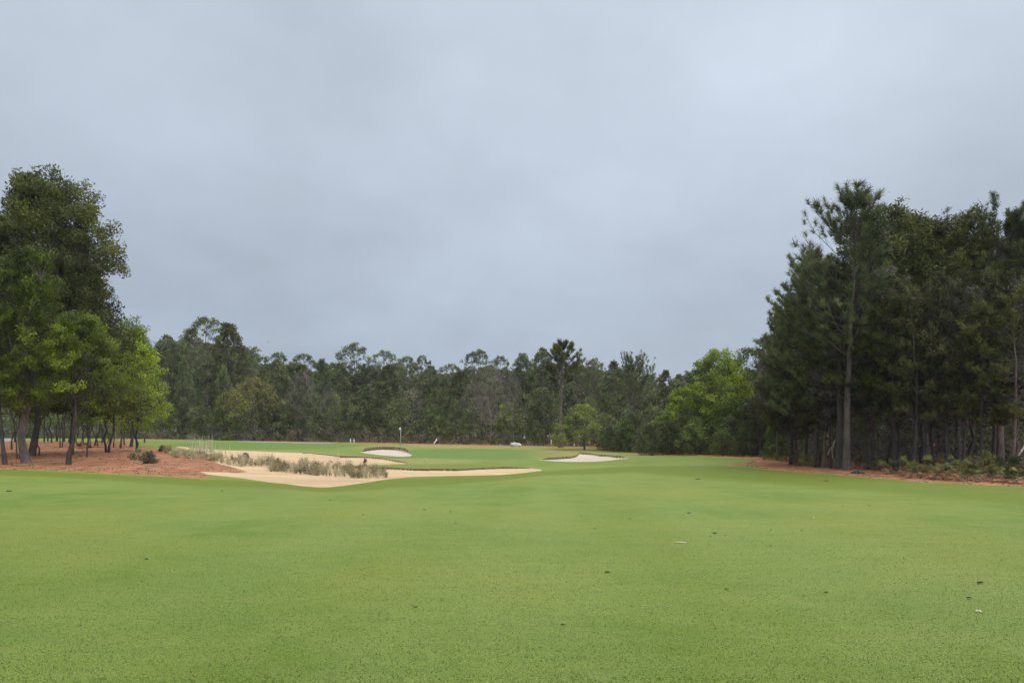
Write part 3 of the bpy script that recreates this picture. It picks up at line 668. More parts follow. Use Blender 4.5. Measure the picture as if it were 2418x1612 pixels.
for i, (px, d, ty) in enumerate([(1815, 62, 1040), (1850, 56, 1052), (1880, 50, 1062), (1905, 48, 1068), (1935, 45, 1070), (2030, 46, 1075), (1960, 45, 1078), (2300, 35, 1095), (2360, 34, 1075), (2400, 33, 1070), (2440, 32.5, 1060), (2330, 36, 1060)]):
    h = top_h(px, d, ty); tree('bush', shr[[0, 1, 4, 3][i % 4]], at(px, d, -.05), ('low scrubby bush under the left trunks of the right wood' if px < 2100 else 'dark leafy bush at the foot of the right wood near the picture edge'), 'bush', 'bushes under the right wood', rng.random() * 6.28, h / 3.2)

# ------------------------------------------------------------------ far wood behind the green
far = {
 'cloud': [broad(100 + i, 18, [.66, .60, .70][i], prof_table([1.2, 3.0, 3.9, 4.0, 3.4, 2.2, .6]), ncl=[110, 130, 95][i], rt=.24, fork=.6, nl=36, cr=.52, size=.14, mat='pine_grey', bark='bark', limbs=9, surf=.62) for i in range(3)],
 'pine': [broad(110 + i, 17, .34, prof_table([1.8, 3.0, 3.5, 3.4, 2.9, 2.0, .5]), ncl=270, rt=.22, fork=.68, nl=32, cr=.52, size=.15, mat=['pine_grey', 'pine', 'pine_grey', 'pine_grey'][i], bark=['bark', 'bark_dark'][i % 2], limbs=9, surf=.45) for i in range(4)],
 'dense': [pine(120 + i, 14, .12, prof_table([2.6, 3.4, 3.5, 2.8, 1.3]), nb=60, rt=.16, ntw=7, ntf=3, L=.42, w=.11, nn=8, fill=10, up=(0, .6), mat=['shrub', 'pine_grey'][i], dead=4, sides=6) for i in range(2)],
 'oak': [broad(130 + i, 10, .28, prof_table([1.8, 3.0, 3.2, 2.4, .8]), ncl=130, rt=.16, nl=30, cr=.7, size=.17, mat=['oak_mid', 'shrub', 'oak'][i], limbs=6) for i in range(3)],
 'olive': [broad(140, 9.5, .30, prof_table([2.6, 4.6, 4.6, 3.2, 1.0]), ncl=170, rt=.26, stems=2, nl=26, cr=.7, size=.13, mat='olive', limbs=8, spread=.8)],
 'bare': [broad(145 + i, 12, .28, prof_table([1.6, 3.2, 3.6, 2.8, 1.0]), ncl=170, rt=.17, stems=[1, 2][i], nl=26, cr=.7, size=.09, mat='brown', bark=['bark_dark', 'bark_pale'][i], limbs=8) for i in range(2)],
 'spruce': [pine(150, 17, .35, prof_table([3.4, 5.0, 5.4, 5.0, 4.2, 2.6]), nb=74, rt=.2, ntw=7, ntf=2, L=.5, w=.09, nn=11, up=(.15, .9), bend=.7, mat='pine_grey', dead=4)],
}
FH = dict(cloud=18, pine=17, dense=14, oak=10, olive=9.5, bare=12, spruce=17)
NM = dict(cloud='pine_tree', pine='pine_tree', dense='conifer', oak='oak_tree', olive='oak_tree', bare='bare_tree', spruce='pine_tree')
def place(kind, v, px, d, ty, label, group=None, ws=1., rz=None):
    h = top_h(px, d, ty); k = h / FH[kind]
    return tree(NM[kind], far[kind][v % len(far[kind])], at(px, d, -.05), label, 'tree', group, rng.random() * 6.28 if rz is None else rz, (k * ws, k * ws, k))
G_S = 'pines standing out on the skyline of the far wood'
for a in [
 ('cloud', 0, 492, 128, 745, 'tallest open crowned pine of the far wood, left of centre', 1.05), ('pine', 1, 540, 122, 762, 'full crowned tall pine touching the right of the tallest far pine', .95),
 ('pine', 0, 452, 120, 772, 'pine with a narrow pointed top left of the tallest far pine', .85), ('pine', 2, 395, 118, 790, 'broad green pine just right of the bright rounded oak', 1.),
 ('cloud', 1, 592, 150, 820, 'low open pine on the skyline at the foot of the full crowned pine', .8), ('cloud', 2, 655, 155, 830, 'first flat topped pine in the low stretch of the left skyline', .9),
 ('cloud', 0, 718, 158, 832, 'second flat topped pine in the low stretch of the left skyline', .9), ('pine', 3, 760, 125, 845, 'thin straight dark trunked pine in front of the far wood, left of the white posts', .7),
 ('cloud', 1, 838, 138, 806, 'umbrella shaped pine standing alone on the skyline above the white posts', 1.05), ('cloud', 2, 908, 142, 825, 'rounded open pine right of the umbrella shaped skyline pine', .95),
 ('cloud', 0, 962, 146, 838, 'left one of two small round topped pines near the skyline dip', .7), ('cloud', 1, 997, 146, 836, 'right one of two small round topped pines near the skyline dip', .7),
 ('cloud', 2, 1062, 165, 857, 'low flat pine filling the central skyline dip', 1.0), ('cloud', 0, 1128, 142, 823, 'see-through pine with airy crown right of the skyline dip', 1.0),
 ('cloud', 2, 1180, 146, 838, 'small open pine between the airy pine and the leaning trunk', .8), ('pine', 3, 1235, 126, 832, 'dark pine in front of the skyline left of the tall lone pine', .9),
 ('pine', 2, 1282, 124, 820, 'dark pine touching the left side of the tall lone pine', .9), ('cloud', 1, 1405, 140, 842, 'small dark pine on the skyline right of the tall lone pine', .7),
 ('spruce', 0, 1500, 104, 824, 'wide grey pine with upswept shoots left of the big bright oak', .85), ('pine', 0, 1450, 112, 850, 'dull pine left of the wide upswept pine', .8), ('pine', 1, 1572, 108, 872, 'pale half seen pine right of the wide upswept pine', .8),
]:
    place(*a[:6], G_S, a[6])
hero('p', 1324, 101, 800, 'tall lone pine with a bare straight trunk at the edge of the far turf', seed=160, cb=.62, group=G_S,
     prof=prof_table([1.6, 3.2, 3.0, 2.4, 1.6, .7], [1.8, 3.6, 3.4, 2.6, 1.6, .7]), nb=44, rt=.27, ntw=7, ntf=3, L=.42, w=.07, nn=15, up=(.1, .85), mat='pine', dead=10)
G_F = 'trees along the front of the far wood'
for a in [
 ('olive', 0, 598, 112, 885, 'wide low olive brown oak with two spreading stems behind the turf', 1.0), ('bare', 0, 712, 113, 872, 'dark grey brown half bare tree right of the olive brown oak', .75),
 ('oak', 2, 792, 118, 925, 'narrow light green tree left of the white posts', .5), ('oak', 0, 765, 116, 955, 'low light green tree beside the thin dark trunk', .5), ('oak', 2, 470, 118, 955, 'bright low leafy tree under the tallest far pines', .6),
 ('bare', 1, 1158, 110, 858, 'big grey brown bare tree with pale stems behind the boulder', .85), ('bare', 0, 1112, 116, 905, 'grey bare tree left of the pale stemmed bare tree', .7), ('bare', 1, 1212, 111, 880, 'bare tree with a leaning pale trunk above the boulder', .55),
 ('dense', 0, 905, 116, 895, 'rusty tinged young conifer behind the small oval bunker', .85), ('dense', 1, 960, 118, 905, 'dull conifer directly behind the flagstick', .85), ('dense', 0, 850, 120, 905, 'dark young conifer between the white posts and the flagstick', .8),
 ('dense', 1, 1030, 117, 915, 'dark conifer behind the slanting white board', .9), ('oak', 1, 1075, 116, 940, 'low leafy tree right of the slanting white board', .7), ('oak', 1, 1260, 114, 948, 'leafy dark tree behind the birdhouse post', .7),
 ('oak', 0, 1180, 117, 985, 'low pale leafed shrub tree among the bare trees', .4), ('dense', 0, 1465, 98, 925, 'dark conifer behind the bushes left of the big bright oak', .9), ('dense', 1, 1535, 96, 930, 'second dark conifer behind the bushes left of the big bright oak', .8),
 ('oak', 1, 1430, 104, 930, 'dull leafy tree behind the feathery pale green tree', .8), ('pine', 2, 436, 114, 850, 'twin looking dark trunk pine close right of the left grove', .7), ('pine', 3, 528, 113, 860, 'straight dark trunked pine left of the olive brown oak', .6),
 ('oak', 0, 385, 112, 930, 'shaded leafy tree right of the slim stem beyond the turf', .7), ('dense', 1, 670, 119, 880, 'dull green conifer filling behind the olive brown oak', .9),
]:
    place(*a[:6], G_F, a[6])
SX = [-400, 0, 300, 380, 430, 490, 560, 600, 700, 800, 900, 1000, 1080, 1150, 1250, 1320, 1400, 1500, 1580, 1650, 1800, 1950]
SY = [800, 800, 800, 805, 800, 800, 800, 845, 846, 850, 850, 858, 862, 852, 850, 840, 856, 862, 890, 870, 850, 830]
kinds = ['cloud', 'pine', 'pine', 'dense', 'cloud', 'pine']
for i in range(96):
    px = -380 + i * 24.2 + rng.normal() * 8; d = 128 + (i * 17) % 45
    ty = np.interp(px, SX, SY) + rng.uniform(-2, 40)
    place(kinds[(i * 5) % 6], i, px, d, ty, 'tall pine lost in the massed second row of the far wood', 'pines massed in the far wood', rng.uniform(.85, 1.15))
for i in range(62):
    px = -380 + i * 36 + rng.normal() * 9; d = 113 + (i * 7) % 16
    if 1470 < px: continue
    place(['dense', 'oak', 'bare', 'dense', 'oak'][i % 5], i, px, d, rng.uniform(905, 965), 'dim understorey tree at the foot of the far wood', 'understorey trees of the far wood', rng.uniform(.8, 1.1))
for i in range(72):
    px = -350 + i * 34 + rng.normal() * 12; d = 180 + (i * 11) % 40
    place(['pine', 'dense'][i % 2], i, px, d, np.interp(px, SX, SY) + rng.uniform(2, 30), 'pine hidden among others at the back of the far wood', 'pines at the back of the far wood', 1.5)

def mass(name, n, fpos, hmin, hmax, mat, label, nl=26, cr=.55, size=.13, seed=5, kind='stuff'):
    r = np.random.default_rng(seed); P, S, Ti = [], [], []
    for i in range(n):
        px, d = fpos(r); x, y, z = at(px, d)
        hm = hmin + (hmax - hmin) * vnoise(np.array([px / 26.]), np.array([d / 6.]), seed)[0] ** 1.3
        P.append((x, y, z + r.random() * hm)); S.append(r.uniform(.6, 1.3)); Ti.append(np.clip(.15 + .6 * vnoise(np.array([px / 17.]), np.array([d / 3.]), seed + 1)[0] + r.normal() * .12, 0, 1))
    V, T, ti = scatter(r, [t_leaves(r, nl, cr, size) for _ in range(4)], P, r.normal(size=(n, 3)) * .3 + (0, 0, 1), S, Ti)
    o = obj(name, mesh_np(name, V, T, M[mat], False, {'tint': ti})); tag(o, label, kind=kind); return o
mass('undergrowth', 8500, lambda r: (r.uniform(-420, 1470), 109 + 60 * r.random() ** 1.3), 2.0, 9.5, 'shrub', 'grey green undergrowth along the foot of the far wood', size=.16, cr=.7)
mass('undergrowth', 1300, lambda r: (r.uniform(-420, 1470), 108 + 12 * r.random()), .5, 2.8, 'brown', 'brownish bare undergrowth at the foot of the far wood', size=.11, cr=.6, seed=6)
mass('undergrowth', 2200, lambda r: (lambda p: (p, np.interp(p, [1860, 2000, 2800], [56, 45, 40]) + 22 * r.random()))(r.uniform(1860, 2800)), 1.5, 7, 'brown', 'grey brown bare twigs between the trunks of the right wood', size=.05, cr=.6, nl=34, seed=9)
mass('undergrowth', 5200, lambda r: (lambda p: (p, np.interp(p, [1450, 1700, 1850, 2000, 2800], [86, 84, 66, 52, 46]) + 34 * r.random() ** 1.2))(r.uniform(1450, 2800)), 2.5, 9, 'shrub', 'dark undergrowth inside the right wood', size=.13, cr=.6, seed=7)

# ------------------------------------------------------------------ scrub islands, shrubs, palmettos
def scrub(name, poly, n, hmul, label, seed, mats=('scrub', 'reed', 'sage')):
    r = np.random.default_rng(seed); a = np.array(poly)
    pts = []
    while len(pts) < n:
        x = r.uniform(a[:, 0].min(), a[:, 0].max()); y = r.uniform(a[:, 1].min(), a[:, 1].max())
        if inside(poly, np.array([x]), np.array([y]))[0]: pts.append((x, y))
    for mi, (mt, share) in enumerate(zip(mats, (.52, .34, .14))):
        P, S, Ti = [], [], []
        for x, y in pts[int(n * sum((.52, .34, .14)[:mi])):int(n * sum((.52, .34, .14)[:mi + 1]))]:
            g = ground_at(x, y); hh = hmul * (.25 + 1.6 * vnoise(np.array([x / 7.]), np.array([y / 7.]), seed)[0] ** 2)
            P.append(g); S.append(hh * r.uniform(.6, 1.15) * (1.15 if mt == 'reed' else 1)); Ti.append(np.clip(.1 + .75 * vnoise(np.array([x / 6.]), np.array([y / 5.]), seed + 2)[0] + r.normal() * .12, 0, 1))
        if mt == 'reed': temps = [t_needles(r, 7, 1.15, .020, .35) for _ in range(4)]
        elif mt == 'scrub':
            temps = []
            for _ in range(5):
                v1, f1 = t_needles(r, 34, .95, .032, .70); v2, f2 = t_leaves(r, 30, .36, .045, 1.0)
                temps.append((np.concatenate([v1, v2 + (0, 0, .42)]), np.concatenate([f1, f2 + len(v1)])))
        else: temps = [(lambda t: (t[0] + (0, 0, .4), t[1]))(t_leaves(r, 60, .4, .07, 1.)) for _ in range(4)]
        V, T, ti = scatter(r, temps, P, r.normal(size=(len(P), 3)) * .12 + (0, 0, 1), S, Ti)
        nm = {'scrub': 'dry_scrub', 'reed': 'dry_grass_stems', 'sage': 'low_scrub_leaves'}[mt]
        o = obj(nm, mesh_np(nm, V, T, M[mt], False, {'tint': ti})); tag(o, {'scrub': 'grey green dry scrub ', 'reed': 'pale dry grass stems ', 'sage': 'dull green low leaves '}[mt] + label, kind='stuff')
scrub('scrub', [(632,1108),(645,1098),(700,1098),(760,1101),(830,1104),(900,1108),(917,1118),(914,1126),(860,1126),(800,1123.5),(730,1119),(680,1115),(638,1112)], 800, .48, 'on the island inside the long bunker', 11)
scrub('scrub', [(372,1060),(420,1061),(480,1071),(530,1078),(580,1086),(640,1094),(648,1100),(600,1101),(560,1101),(520,1093),(480,1087),(440,1084),(400,1078)], 900, .44, 'between the straw bed and the long bunker', 12)
def leafy(name, px, py, H, hw, mat, label, cat, seed, ncl=60, size=.05, cr=.2, group=None, bark='bark_dark'):
    e = tree(name, broad(seed, H, .08, prof_table([hw * .7, hw, hw * 1.1, hw * .7, .1]), ncl=int(ncl * .8), rt=.02, stems=3, nl=22, cr=cr * .8, size=size, mat=mat, limbs=5, bark=bark), (lambda g: (g[0], g[1], g[2] - .03))(ground_at(px, py)), label, cat, group)
leafy('shrub', 352, 1094, .70, .42, 'sage', 'dark dense shrub on the straw left of the bunker', 'shrub', 201, 70)
leafy('shrub', 326, 1085, .72, .50, 'scrub', 'thin grey green shrub touching the dark dense shrub on the straw', 'shrub', 202, 55)
leafy('shrub', 385, 1066, .5, .35, 'sage', 'small dark shrub at the top left of the scrub strip', 'shrub', 203, 40)
leafy('shrub', 862, 1108, .62, .08, 'palm_dead', 'rusty pointed bush standing up out of the scrub island', 'shrub', 204, 16, .03, .09)
leafy('shrub', 655, 1108, .62, .26, 'scrub', 'dense bush at the left end of the scrub island', 'shrub', 205, 50)
leafy('shrub', 725, 1116, .52, .16, 'scrub', 'narrow upright bush in the middle of the scrub island', 'shrub', 206, 34, .045, .14)
leafy('shrub', 580, 1088, .6, .18, 'scrub', 'upright bush at the right of the scrub strip', 'shrub', 207, 34, .05, .15)
# pine litter lying on the straw beds: small cones, leaves and bits of bark nobody could count
def litter(poly, n, xr, seed, label):
    r = np.random.default_rng(seed); x = r.uniform(*xr, n * 3); y = np.array([0.])
    ys = r.uniform(1043, 1150, n * 3); k = inside(poly, x, ys); x, ys = x[k][:n], ys[k][:n]
    P = np.array([ground_at(p, q) for p, q in zip(x, ys)]) + (0, 0, .015)
    V, T, ti = scatter(r, [t_leaves(r, 5, .13, .030, .15) for _ in range(4)], P, r.normal(size=(len(P), 3)) * .1 + (0, 0, 1), r.uniform(.5, 1.6, len(P)), r.random(len(P)))
    o = obj('pine_litter', mesh_np('pine_litter', V, T, M['palm_dead'], False, {'tint': ti})); tag(o, label, kind='stuff')
litter(P_STRAW_L, 900, (-80, 585), 401, 'brown needle and cone litter on the left straw bed')
litter(P_WOOD_R, 900, (1700, 2500), 402, 'brown needle and cone litter on the right straw bed')
# blades of the nearest turf
def blades():
    r = np.random.default_rng(500); n = 280000
    d = 4.0 * (20 / 4.0) ** r.random(n); px = r.uniform(-500, 2900, n); X = (px - CX) / F * d; Z = zbase(px, d) + .05 * (vnoise(X / 6, d / 6, 1) - .5) * smooth01((d - 6) / 20)
    cl = vnoise(X * 9, d * 9, 3) * .6 + vnoise(X * 2.1, d * 2.1, 4) * .4
    keep = (cl > .22) & (r.random(n) > smooth01((d - 10) / 10))
    P = np.stack([X, d, Z - .004], 1)[keep]; cl = cl[keep]; m = len(P)
    th = r.uniform(.2, 1.4, m); az = r.random(m) * 2 * pi; D_ = np.stack([np.sin(th) * np.cos(az), np.sin(th) * np.sin(az), np.cos(th)], 1)
    S = np.cross(D_, r.normal(size=(m, 3))); S /= np.linalg.norm(S, axis=1, keepdims=True)
    L_ = r.uniform(.008, .020, m)[:, None]; w_ = r.uniform(.003, .006, m)[:, None]
    V = np.stack([P - S * w_, P + S * w_, P + D_ * L_], 1).reshape(-1, 3)
    ti = np.repeat(np.clip(.45 + (cl - .55) * .6 + r.normal(size=m) * .16, 0, 1), 3)
    o = obj('grass', mesh_np('grass', V, np.arange(3 * m).reshape(-1, 3), M['blade'], False, {'tint': ti})); tag(o, 'short grass blades of the nearest fairway turf', 'grass', kind='stuff')
blades()
# tall pale grass tufts
r = np.random.default_rng(300)
for i, (px, py, lab) in enumerate([(452, 1068, 'leftmost tuft of tall pale grass stems on the scrub strip'), (475, 1070, 'thickest tuft of tall pale grass stems left of the upper sand'), (500, 1073, 'third tuft of tall pale grass stems from the left'), (528, 1076, 'rightmost sparse tuft of tall pale grass stems')]):
    n = [16, 24, 20, 10][i]; V, T, ti = scatter(r, [t_needles(r, 3, 1.0, .024, .14)], r.normal(size=(n, 3)) * (.28, .2, 0), r.normal(size=(n, 3)) * .1 + (0, 0, 1), r.uniform(1.0, 1.9, n), r.uniform(.4, 1, n))
    o = obj('grass_tuft', mesh_np('grass_tuft', V, T, M['reed'], False, {'tint': ti})); o.location = ground_at(px, py); tag(o, lab, 'grass', 'tall pale grass tufts')
def palmetto(name, loc, label, sc, seed, green=6, dead=5, group=None, rz=0):
    r = np.random.default_rng(seed); e = empty(name, loc, rz, sc); tag(e, label, 'palmetto', group)
    for part, n, mat in (('frond', green, 'palm'), ('dead_frond', dead, 'palm_dead')):
        for k in range(n):
            az = r.random() * 6.28; el = r.uniform(.5, 1.3) if part == 'frond' else r.uniform(-.1, .45); Ls = r.uniform(.35, .75) if part == 'frond' else r.uniform(.25, .6)
            dv = np.array([math.cos(az) * math.cos(el), math.sin(az) * math.cos(el), math.sin(el)]); tip = dv * Ls + (0, 0, .08)
            side = np.cross(dv, [0, 0, 1.]); side /= np.linalg.norm(side); up_ = np.cross(side, dv)
            V = [np.zeros(3) + side * .008, np.zeros(3) - side * .008, tip + side * .006, tip - side * .006]; T = [[0, 1, 2], [1, 3, 2]]
            for q in range(15):
                a = -1.5 + 3.0 * q / 14; bd = dv * math.cos(a) + side * math.sin(a) + up_ * (-.25 + .1 * r.normal()); w = np.cross(bd, up_); w /= np.linalg.norm(w)
                l = .36 * (1 - .25 * abs(a) / 1.5) * r.uniform(.85, 1.1); i0 = len(V)
                V += [tip, tip + bd * l * .5 + w * .017, tip + bd * l * .5 - w * .017, tip + bd * l + (0, 0, -.06)]; T += [[i0, i0 + 1, i0 + 2], [i0 + 1, i0 + 3, i0 + 2]]
            obj(part, mesh_np(part, np.array(V), np.array(T), M[mat], False, {'tint': np.full(len(V), r.random())}), e)
    return e
palmetto('palmetto', ground_at(196, 1068), 'bright yellow-green palmetto on the straw right of the crooked pine', 1.0, 1, 8, 2)
palmetto('palmetto', ground_at(272, 1049), 'small palmetto among the slim stems of the left grove', .8, 2, 6, 2)
palmetto('palmetto', ground_at(240, 1050), 'small green palmetto under the olive oak', .9, 3, 6, 1)
protos = [palmetto('palmetto', ground_at(2150, 1124), 'leftmost saw palmetto with tan dead fronds at the front of the right wood', 1.0, 10, 6, 8, 'saw palmettos along the right wood'),
          palmetto('palmetto', ground_at(2272, 1128), 'bright green saw palmetto in the middle of the palmetto row', 1.2, 11, 9, 6, 'saw palmettos along the right wood'),
          palmetto('palmetto', ground_at(2205, 1130), 'low tan saw palmetto on the straw between its greener neighbours', .9, 12, 4, 10, 'saw palmettos along the right wood')]
def copy_tree(o, parent=None):
    c = o.copy(); C.objects.link(c); c.parent = parent
    for ch in o.children: copy_tree(ch, c)
    return c
for i, (px, py) in enumerate([(2130, 1112), (2175, 1128), (2190, 1115), (2230, 1122), (2245, 1133), (2300, 1132), (2320, 1124), (2342, 1136), (2372, 1138), (2398, 1140), (2425, 1142), (2350, 1122), (2120, 1119), (2260, 1118), (2388, 1128), (2062, 1108), (1890, 1100), (1925, 1098), (1965, 1100), (2088, 1112), (2285, 1136)]):
    c = copy_tree(protos[i % 3]); c.location = ground_at(px, py); c.rotation_euler.z = i * 1.7; s = .75 + (i * 29 % 10) / 20; c.scale = (s, s, s)
    c['label'] = 'saw palmetto with mixed green and tan fronds in the row along the right wood' if px > 2100 else 'small shaded palmetto near the trunks at the left of the right wood'

# ------------------------------------------------------------------ small things
def at_d(px, py, d=None):
    d = d or dist_of(px, py); return at(px, d)
def post(name, px, d, hpx, wpx, label, cat, tilt=0, group=None, mat='white', cap=True):
    x, y, z = at(px, d); m = MB(); h = hpx / F * d; w = wpx / F * d / 2
    m.tube([(0, 0, -.1), (0, 0, h * .5), (0, 0, h - w * .8), (0, 0, h)], [w, w, w, w * .45], 12)
    o = obj(name, m.mesh(name, M[mat], False)); o.location = (x, y, z); o.rotation_euler = (0, tilt, 0); tag(o, label, cat, group); return o
post('marker_post', 827.5, 99, 11.5, 2.4, 'left one of two short white posts on the far turf', 'post', 0, 'two short white posts')
post('marker_post', 835.8, 99, 10.5, 2.3, 'right one of two short white posts on the far turf', 'post', .03, 'two short white posts')
# slanting white board
x, y, z = at(1022, 100); m = MB(); L_, w_, t_ = 1.0, .12, .03
V = [(sx * w_ / 2, sy * t_ / 2, zz) for zz in (-.1, L_) for sy in (-1, 1) for sx in (-1, 1)]
m.add(V, [(0, 1, 3, 2), (4, 6, 7, 5), (0, 4, 5, 1), (2, 3, 7, 6), (0, 2, 6, 4), (1, 5, 7, 3)])
o = obj('leaning_board', m.mesh('leaning_board', M['white'], False)); o.location = (x, y, z); o.rotation_euler = (0, .60, 0); tag(o, 'white board slanting to the right at the edge of the far turf', 'board')
# flagstick
x, y, z = at(945.8, 92); e = empty('flagstick', (x, y, z)); tag(e, 'thin pale flagstick with a furled white flag behind the small oval bunker', 'flagstick')
m = MB(); m.tube([(0, 0, -.1), (.0, 0, 1.1), (.035, 0, 2.2)], [.035, .033, .03], 10); obj('pole', m.mesh('pole', M['steel']), e)
m = MB(); m.tube([(.03, 0, 2.24), (-.02, .01, 2.22), (-.09, .0, 2.16), (-.13, .01, 2.05), (-.12, 0, 1.98)], [.05, .09, .11, .09, .03], 10); obj('flag', m.mesh('flag', M['cloth']), e)
# bird house post
x, y, z = at(1238, 112); e = empty('birdhouse_post', (x, y, z)); tag(e, 'brown post carrying a small white birdhouse beside the boulder', 'birdhouse')
m = MB(); m.tube([(0, 0, -.1), (0, 0, .95)], [.06, .06], 8); obj('post', m.mesh('post', M['red'], False), e)
m = MB(); m.tube([(0, 0, .86), (0, 0, .92), (0, 0, 1.16)], [.12, .17, .16], 8); hb = obj('house', m.mesh('house', M['white'], False), e)
m = MB(); m.tube([(0, 0, 1.162), (0, 0, 1.26), (0, 0, 1.44)], [.20, .09, .05], 8); obj('roof', m.mesh('roof', M['white'], False), hb)
# painted markers
def marker(px, d, h, label, white_from):
    e = empty('marker_stake', at(px, d)); tag(e, label, 'stake', 'white topped stakes right of the boulder'); m = MB(); m.tube([(0, 0, -.1), (0, 0, white_from)], [.045, .045], 8); obj('base', m.mesh('base', M['rock'], False), e)
    m = MB(); m.tube([(0, 0, white_from), (0, 0, h - .03), (0, 0, h)], [.07, .07, .04], 8); obj('white_top', m.mesh('white_top', M['white'], False), e)
marker(1301.5, 106, .98, 'taller white topped stake left of the lone pine trunk', .22)
marker(1356, 104, .55, 'shorter white topped stake right of the lone pine trunk', .18)
post('ground_stub', 1181, 103, 5, 2.2, 'tiny pale stub on the tan strip left of the boulder', 'stub', .1, None, 'rock')
# boulder
import bmesh
bm = bmesh.new(); bmesh.ops.create_icosphere(bm, subdivisions=4, radius=1)
from mathutils import noise as mn, Vector
for v in bm.verts:
    c = v.co.copy(); n = mn.noise(c * 1.6) * .22 + mn.noise(c * 4.) * .07
    v.co = c * (1 + n); v.co.x *= .85; v.co.y *= .6; v.co.z *= .42 * (1 - .35 * c.x)
me = bpy.data.meshes.new('boulder'); bm.to_mesh(me); bm.free(); me.materials.append(M['rock']); me.polygons.foreach_set('use_smooth', np.ones(len(me.polygons), bool))
o = obj('boulder', me); g = at(1219, 103); o.location = (g[0], g[1], g[2] + .12); tag(o, 'pale rounded boulder on the tan strip behind the green', 'boulder')
# dead limbs and stump in the right wood
for i, (px, py, pts, lab) in enumerate([
    (1955, 1073, [(0, 0, 0), (.14, 0, .35), (.35, .05, .55)], 'short pale broken branch lying among the shrubs left of the tallest right pine'),
    (1966, 1062, [(0, 0, -.2), (-.02, 0, .35), (.12, .02, .8), (.32, 0, 1.0), (.36, 0, 1.6)], 'crooked pale dead branch hanging left of the tallest right pine'),
    (2395, 1093, [(0, 0, 0), (.3, 0, .5), (.62, .05, .95)], 'pale leaning stick in the bushes near the right picture edge')]):
    d = 43 if px < 2000 else 33.5; m = MB(); m.tube(pts, np.linspace(.055, .025, len(pts)), 7)
    o = obj('dead_branch', m.mesh('dead_branch', M['wood_dead'])); o.location = ((px - CX) / F * d, d, (HY - py) / F * d); tag(o, lab, 'branch', 'dead branches in the right wood')
    if px == 1966: o.location = ((px - CX) / F * d, d, (HY - py) / F * d - .3)
m = MB(); g = ground_at(2026, 1117)
for a in range(7): m.tube([(0, 0, .1), (.25 * math.cos(a), .25 * math.sin(a), .1), (.55 * math.cos(a * .9), .5 * math.sin(a * .9), -.04)], [.12, .08, .03], 6)
m.tube([(0, 0, -.1), (.02, 0, .16), (.05, 0, .28)], [.2, .16, .09], 9)
o = obj('stump', m.mesh('stump', M['bark_dark'])); o.location = g; o.scale = (.7, .7, .7); tag(o, 'low dark rotten stump on the straw right of the tallest right pine', 'stump')
# bird
e = empty('bird', ((632.6 - CX) / F * 95, 95, (HY - 807) / F * 95)); tag(e, 'tiny dark bird flying over the far wood', 'bird')
m = MB(); m.tube([(-.09, 0, 0), (-.04, 0, .01), (.03, 0, .012), (.07, 0, .01), (.10, 0, .005)], [.01, .028, .032, .022, .006], 8); obj('body', m.mesh('body', M['bird']), e)
for s in (-1, 1):
    m = MB(); V = [(-.03, 0, .02), (.04, 0, .02), (.03, s * .09, .07), (-.03, s * .09, .065), (-.05, s * .2, .03), (-.03, 0, .012), (.04, 0, .012), (.03, s * .09, .063), (-.03, s * .09, .058)]
    m.add(V, [(0, 1, 2, 3), (5, 8, 7, 6), (1, 6, 7, 2), (0, 3, 8, 5)], [(3, 2, 4), (7, 8, 4), (2, 7, 4), (8, 3, 4)]); obj('wing', m.mesh('wing', M['bird'], False), e)
# dark clumps and pale chips lying on the fairway
def clump_mesh(seed):
    bm = bmesh.new(); bmesh.ops.create_icosphere(bm, subdivisions=3, radius=.5)
    for v in bm.verts:
        c = v.co.copy(); v.co = c * (1 + mn.noise(c * 5 + Vector((seed, 0, 0))) * .9); v.co.z = max(v.co.z, -.1) * .55; v.co.y *= .8
    me = bpy.data.meshes.new('clump'); bm.to_mesh(me); bm.free(); me.materials.append(M['clump']); return me
cm = [clump_mesh(i * 7.3) for i in range(5)]
big = {(1648, 1131): (11, 'dark clump in the dark turf band left, opposite the wood straw tip'), (1951, 1135): (10, 'dark clump in the dark turf band below the tallest right pine'), (1627, 1212): (8, 'small dark clump on the fairway above the pale stick'),
 (1687, 1260): (10, 'dark clump just right of and above the pale stick'), (1950, 1401): (10, 'dark clump alone on the near right fairway'), (2289, 1414): (11, 'dark clump just above the pale chip at the right'),
 (21, 1159): (13, 'flat dark clump near the left picture edge'), (346, 1322): (10, 'flat dark clump on the near left fairway'), (1434, 1353): (12, 'thin dark clump right of centre on the near fairway'),
 (980, 1436): (9, 'dark clump near the bottom centre of the fairway'), (1329, 1478): (9, 'dark clump nearest to the bottom, right of centre'), (2314, 1378): (16, 'wide faint dark patch of clippings at the far right'), (1715, 1393): (8, 'thin dark clump left of the lone near right clump')}
small = [(1776,1168),(1753,1171),(1613,1174),(1653,1155),(1931,1190),(1990,1195),(2052,1193),(1785,1201),(1713,1265),(1677,1268),(1821,1252),(1892,1254),(1820,1290),(2136,1322),(2365,1324),(2188,1371),(2297,1479),(524,1159),(780,1180),(858,1216),(335,1375),(576,1400),(190,1480),(1076,1237),(1064,1209),(1487,1226),(913,1465),(1002,1204),(1371,1219),(1405,1249)]
for i, (px, py) in enumerate(list(big) + small):
    w, lab = big.get((px, py), (5, 'tiny dark speck of clippings lying on the fairway')); d = dist_of(px, py); o = obj('clippings_clump', cm[i % 5]); o.location = at(px, d, .014 if d < 18 else .002)
    s = w / F * d; dep = s * (.9 if py < 1250 else .6); hz = min(.55 * s, .05)
    o.scale = (s, dep, hz * 1.1); o.rotation_euler.z = (i * 1.3) % .6 - .3; tag(o, lab, 'clump', 'dark clumps scattered on the fairway')
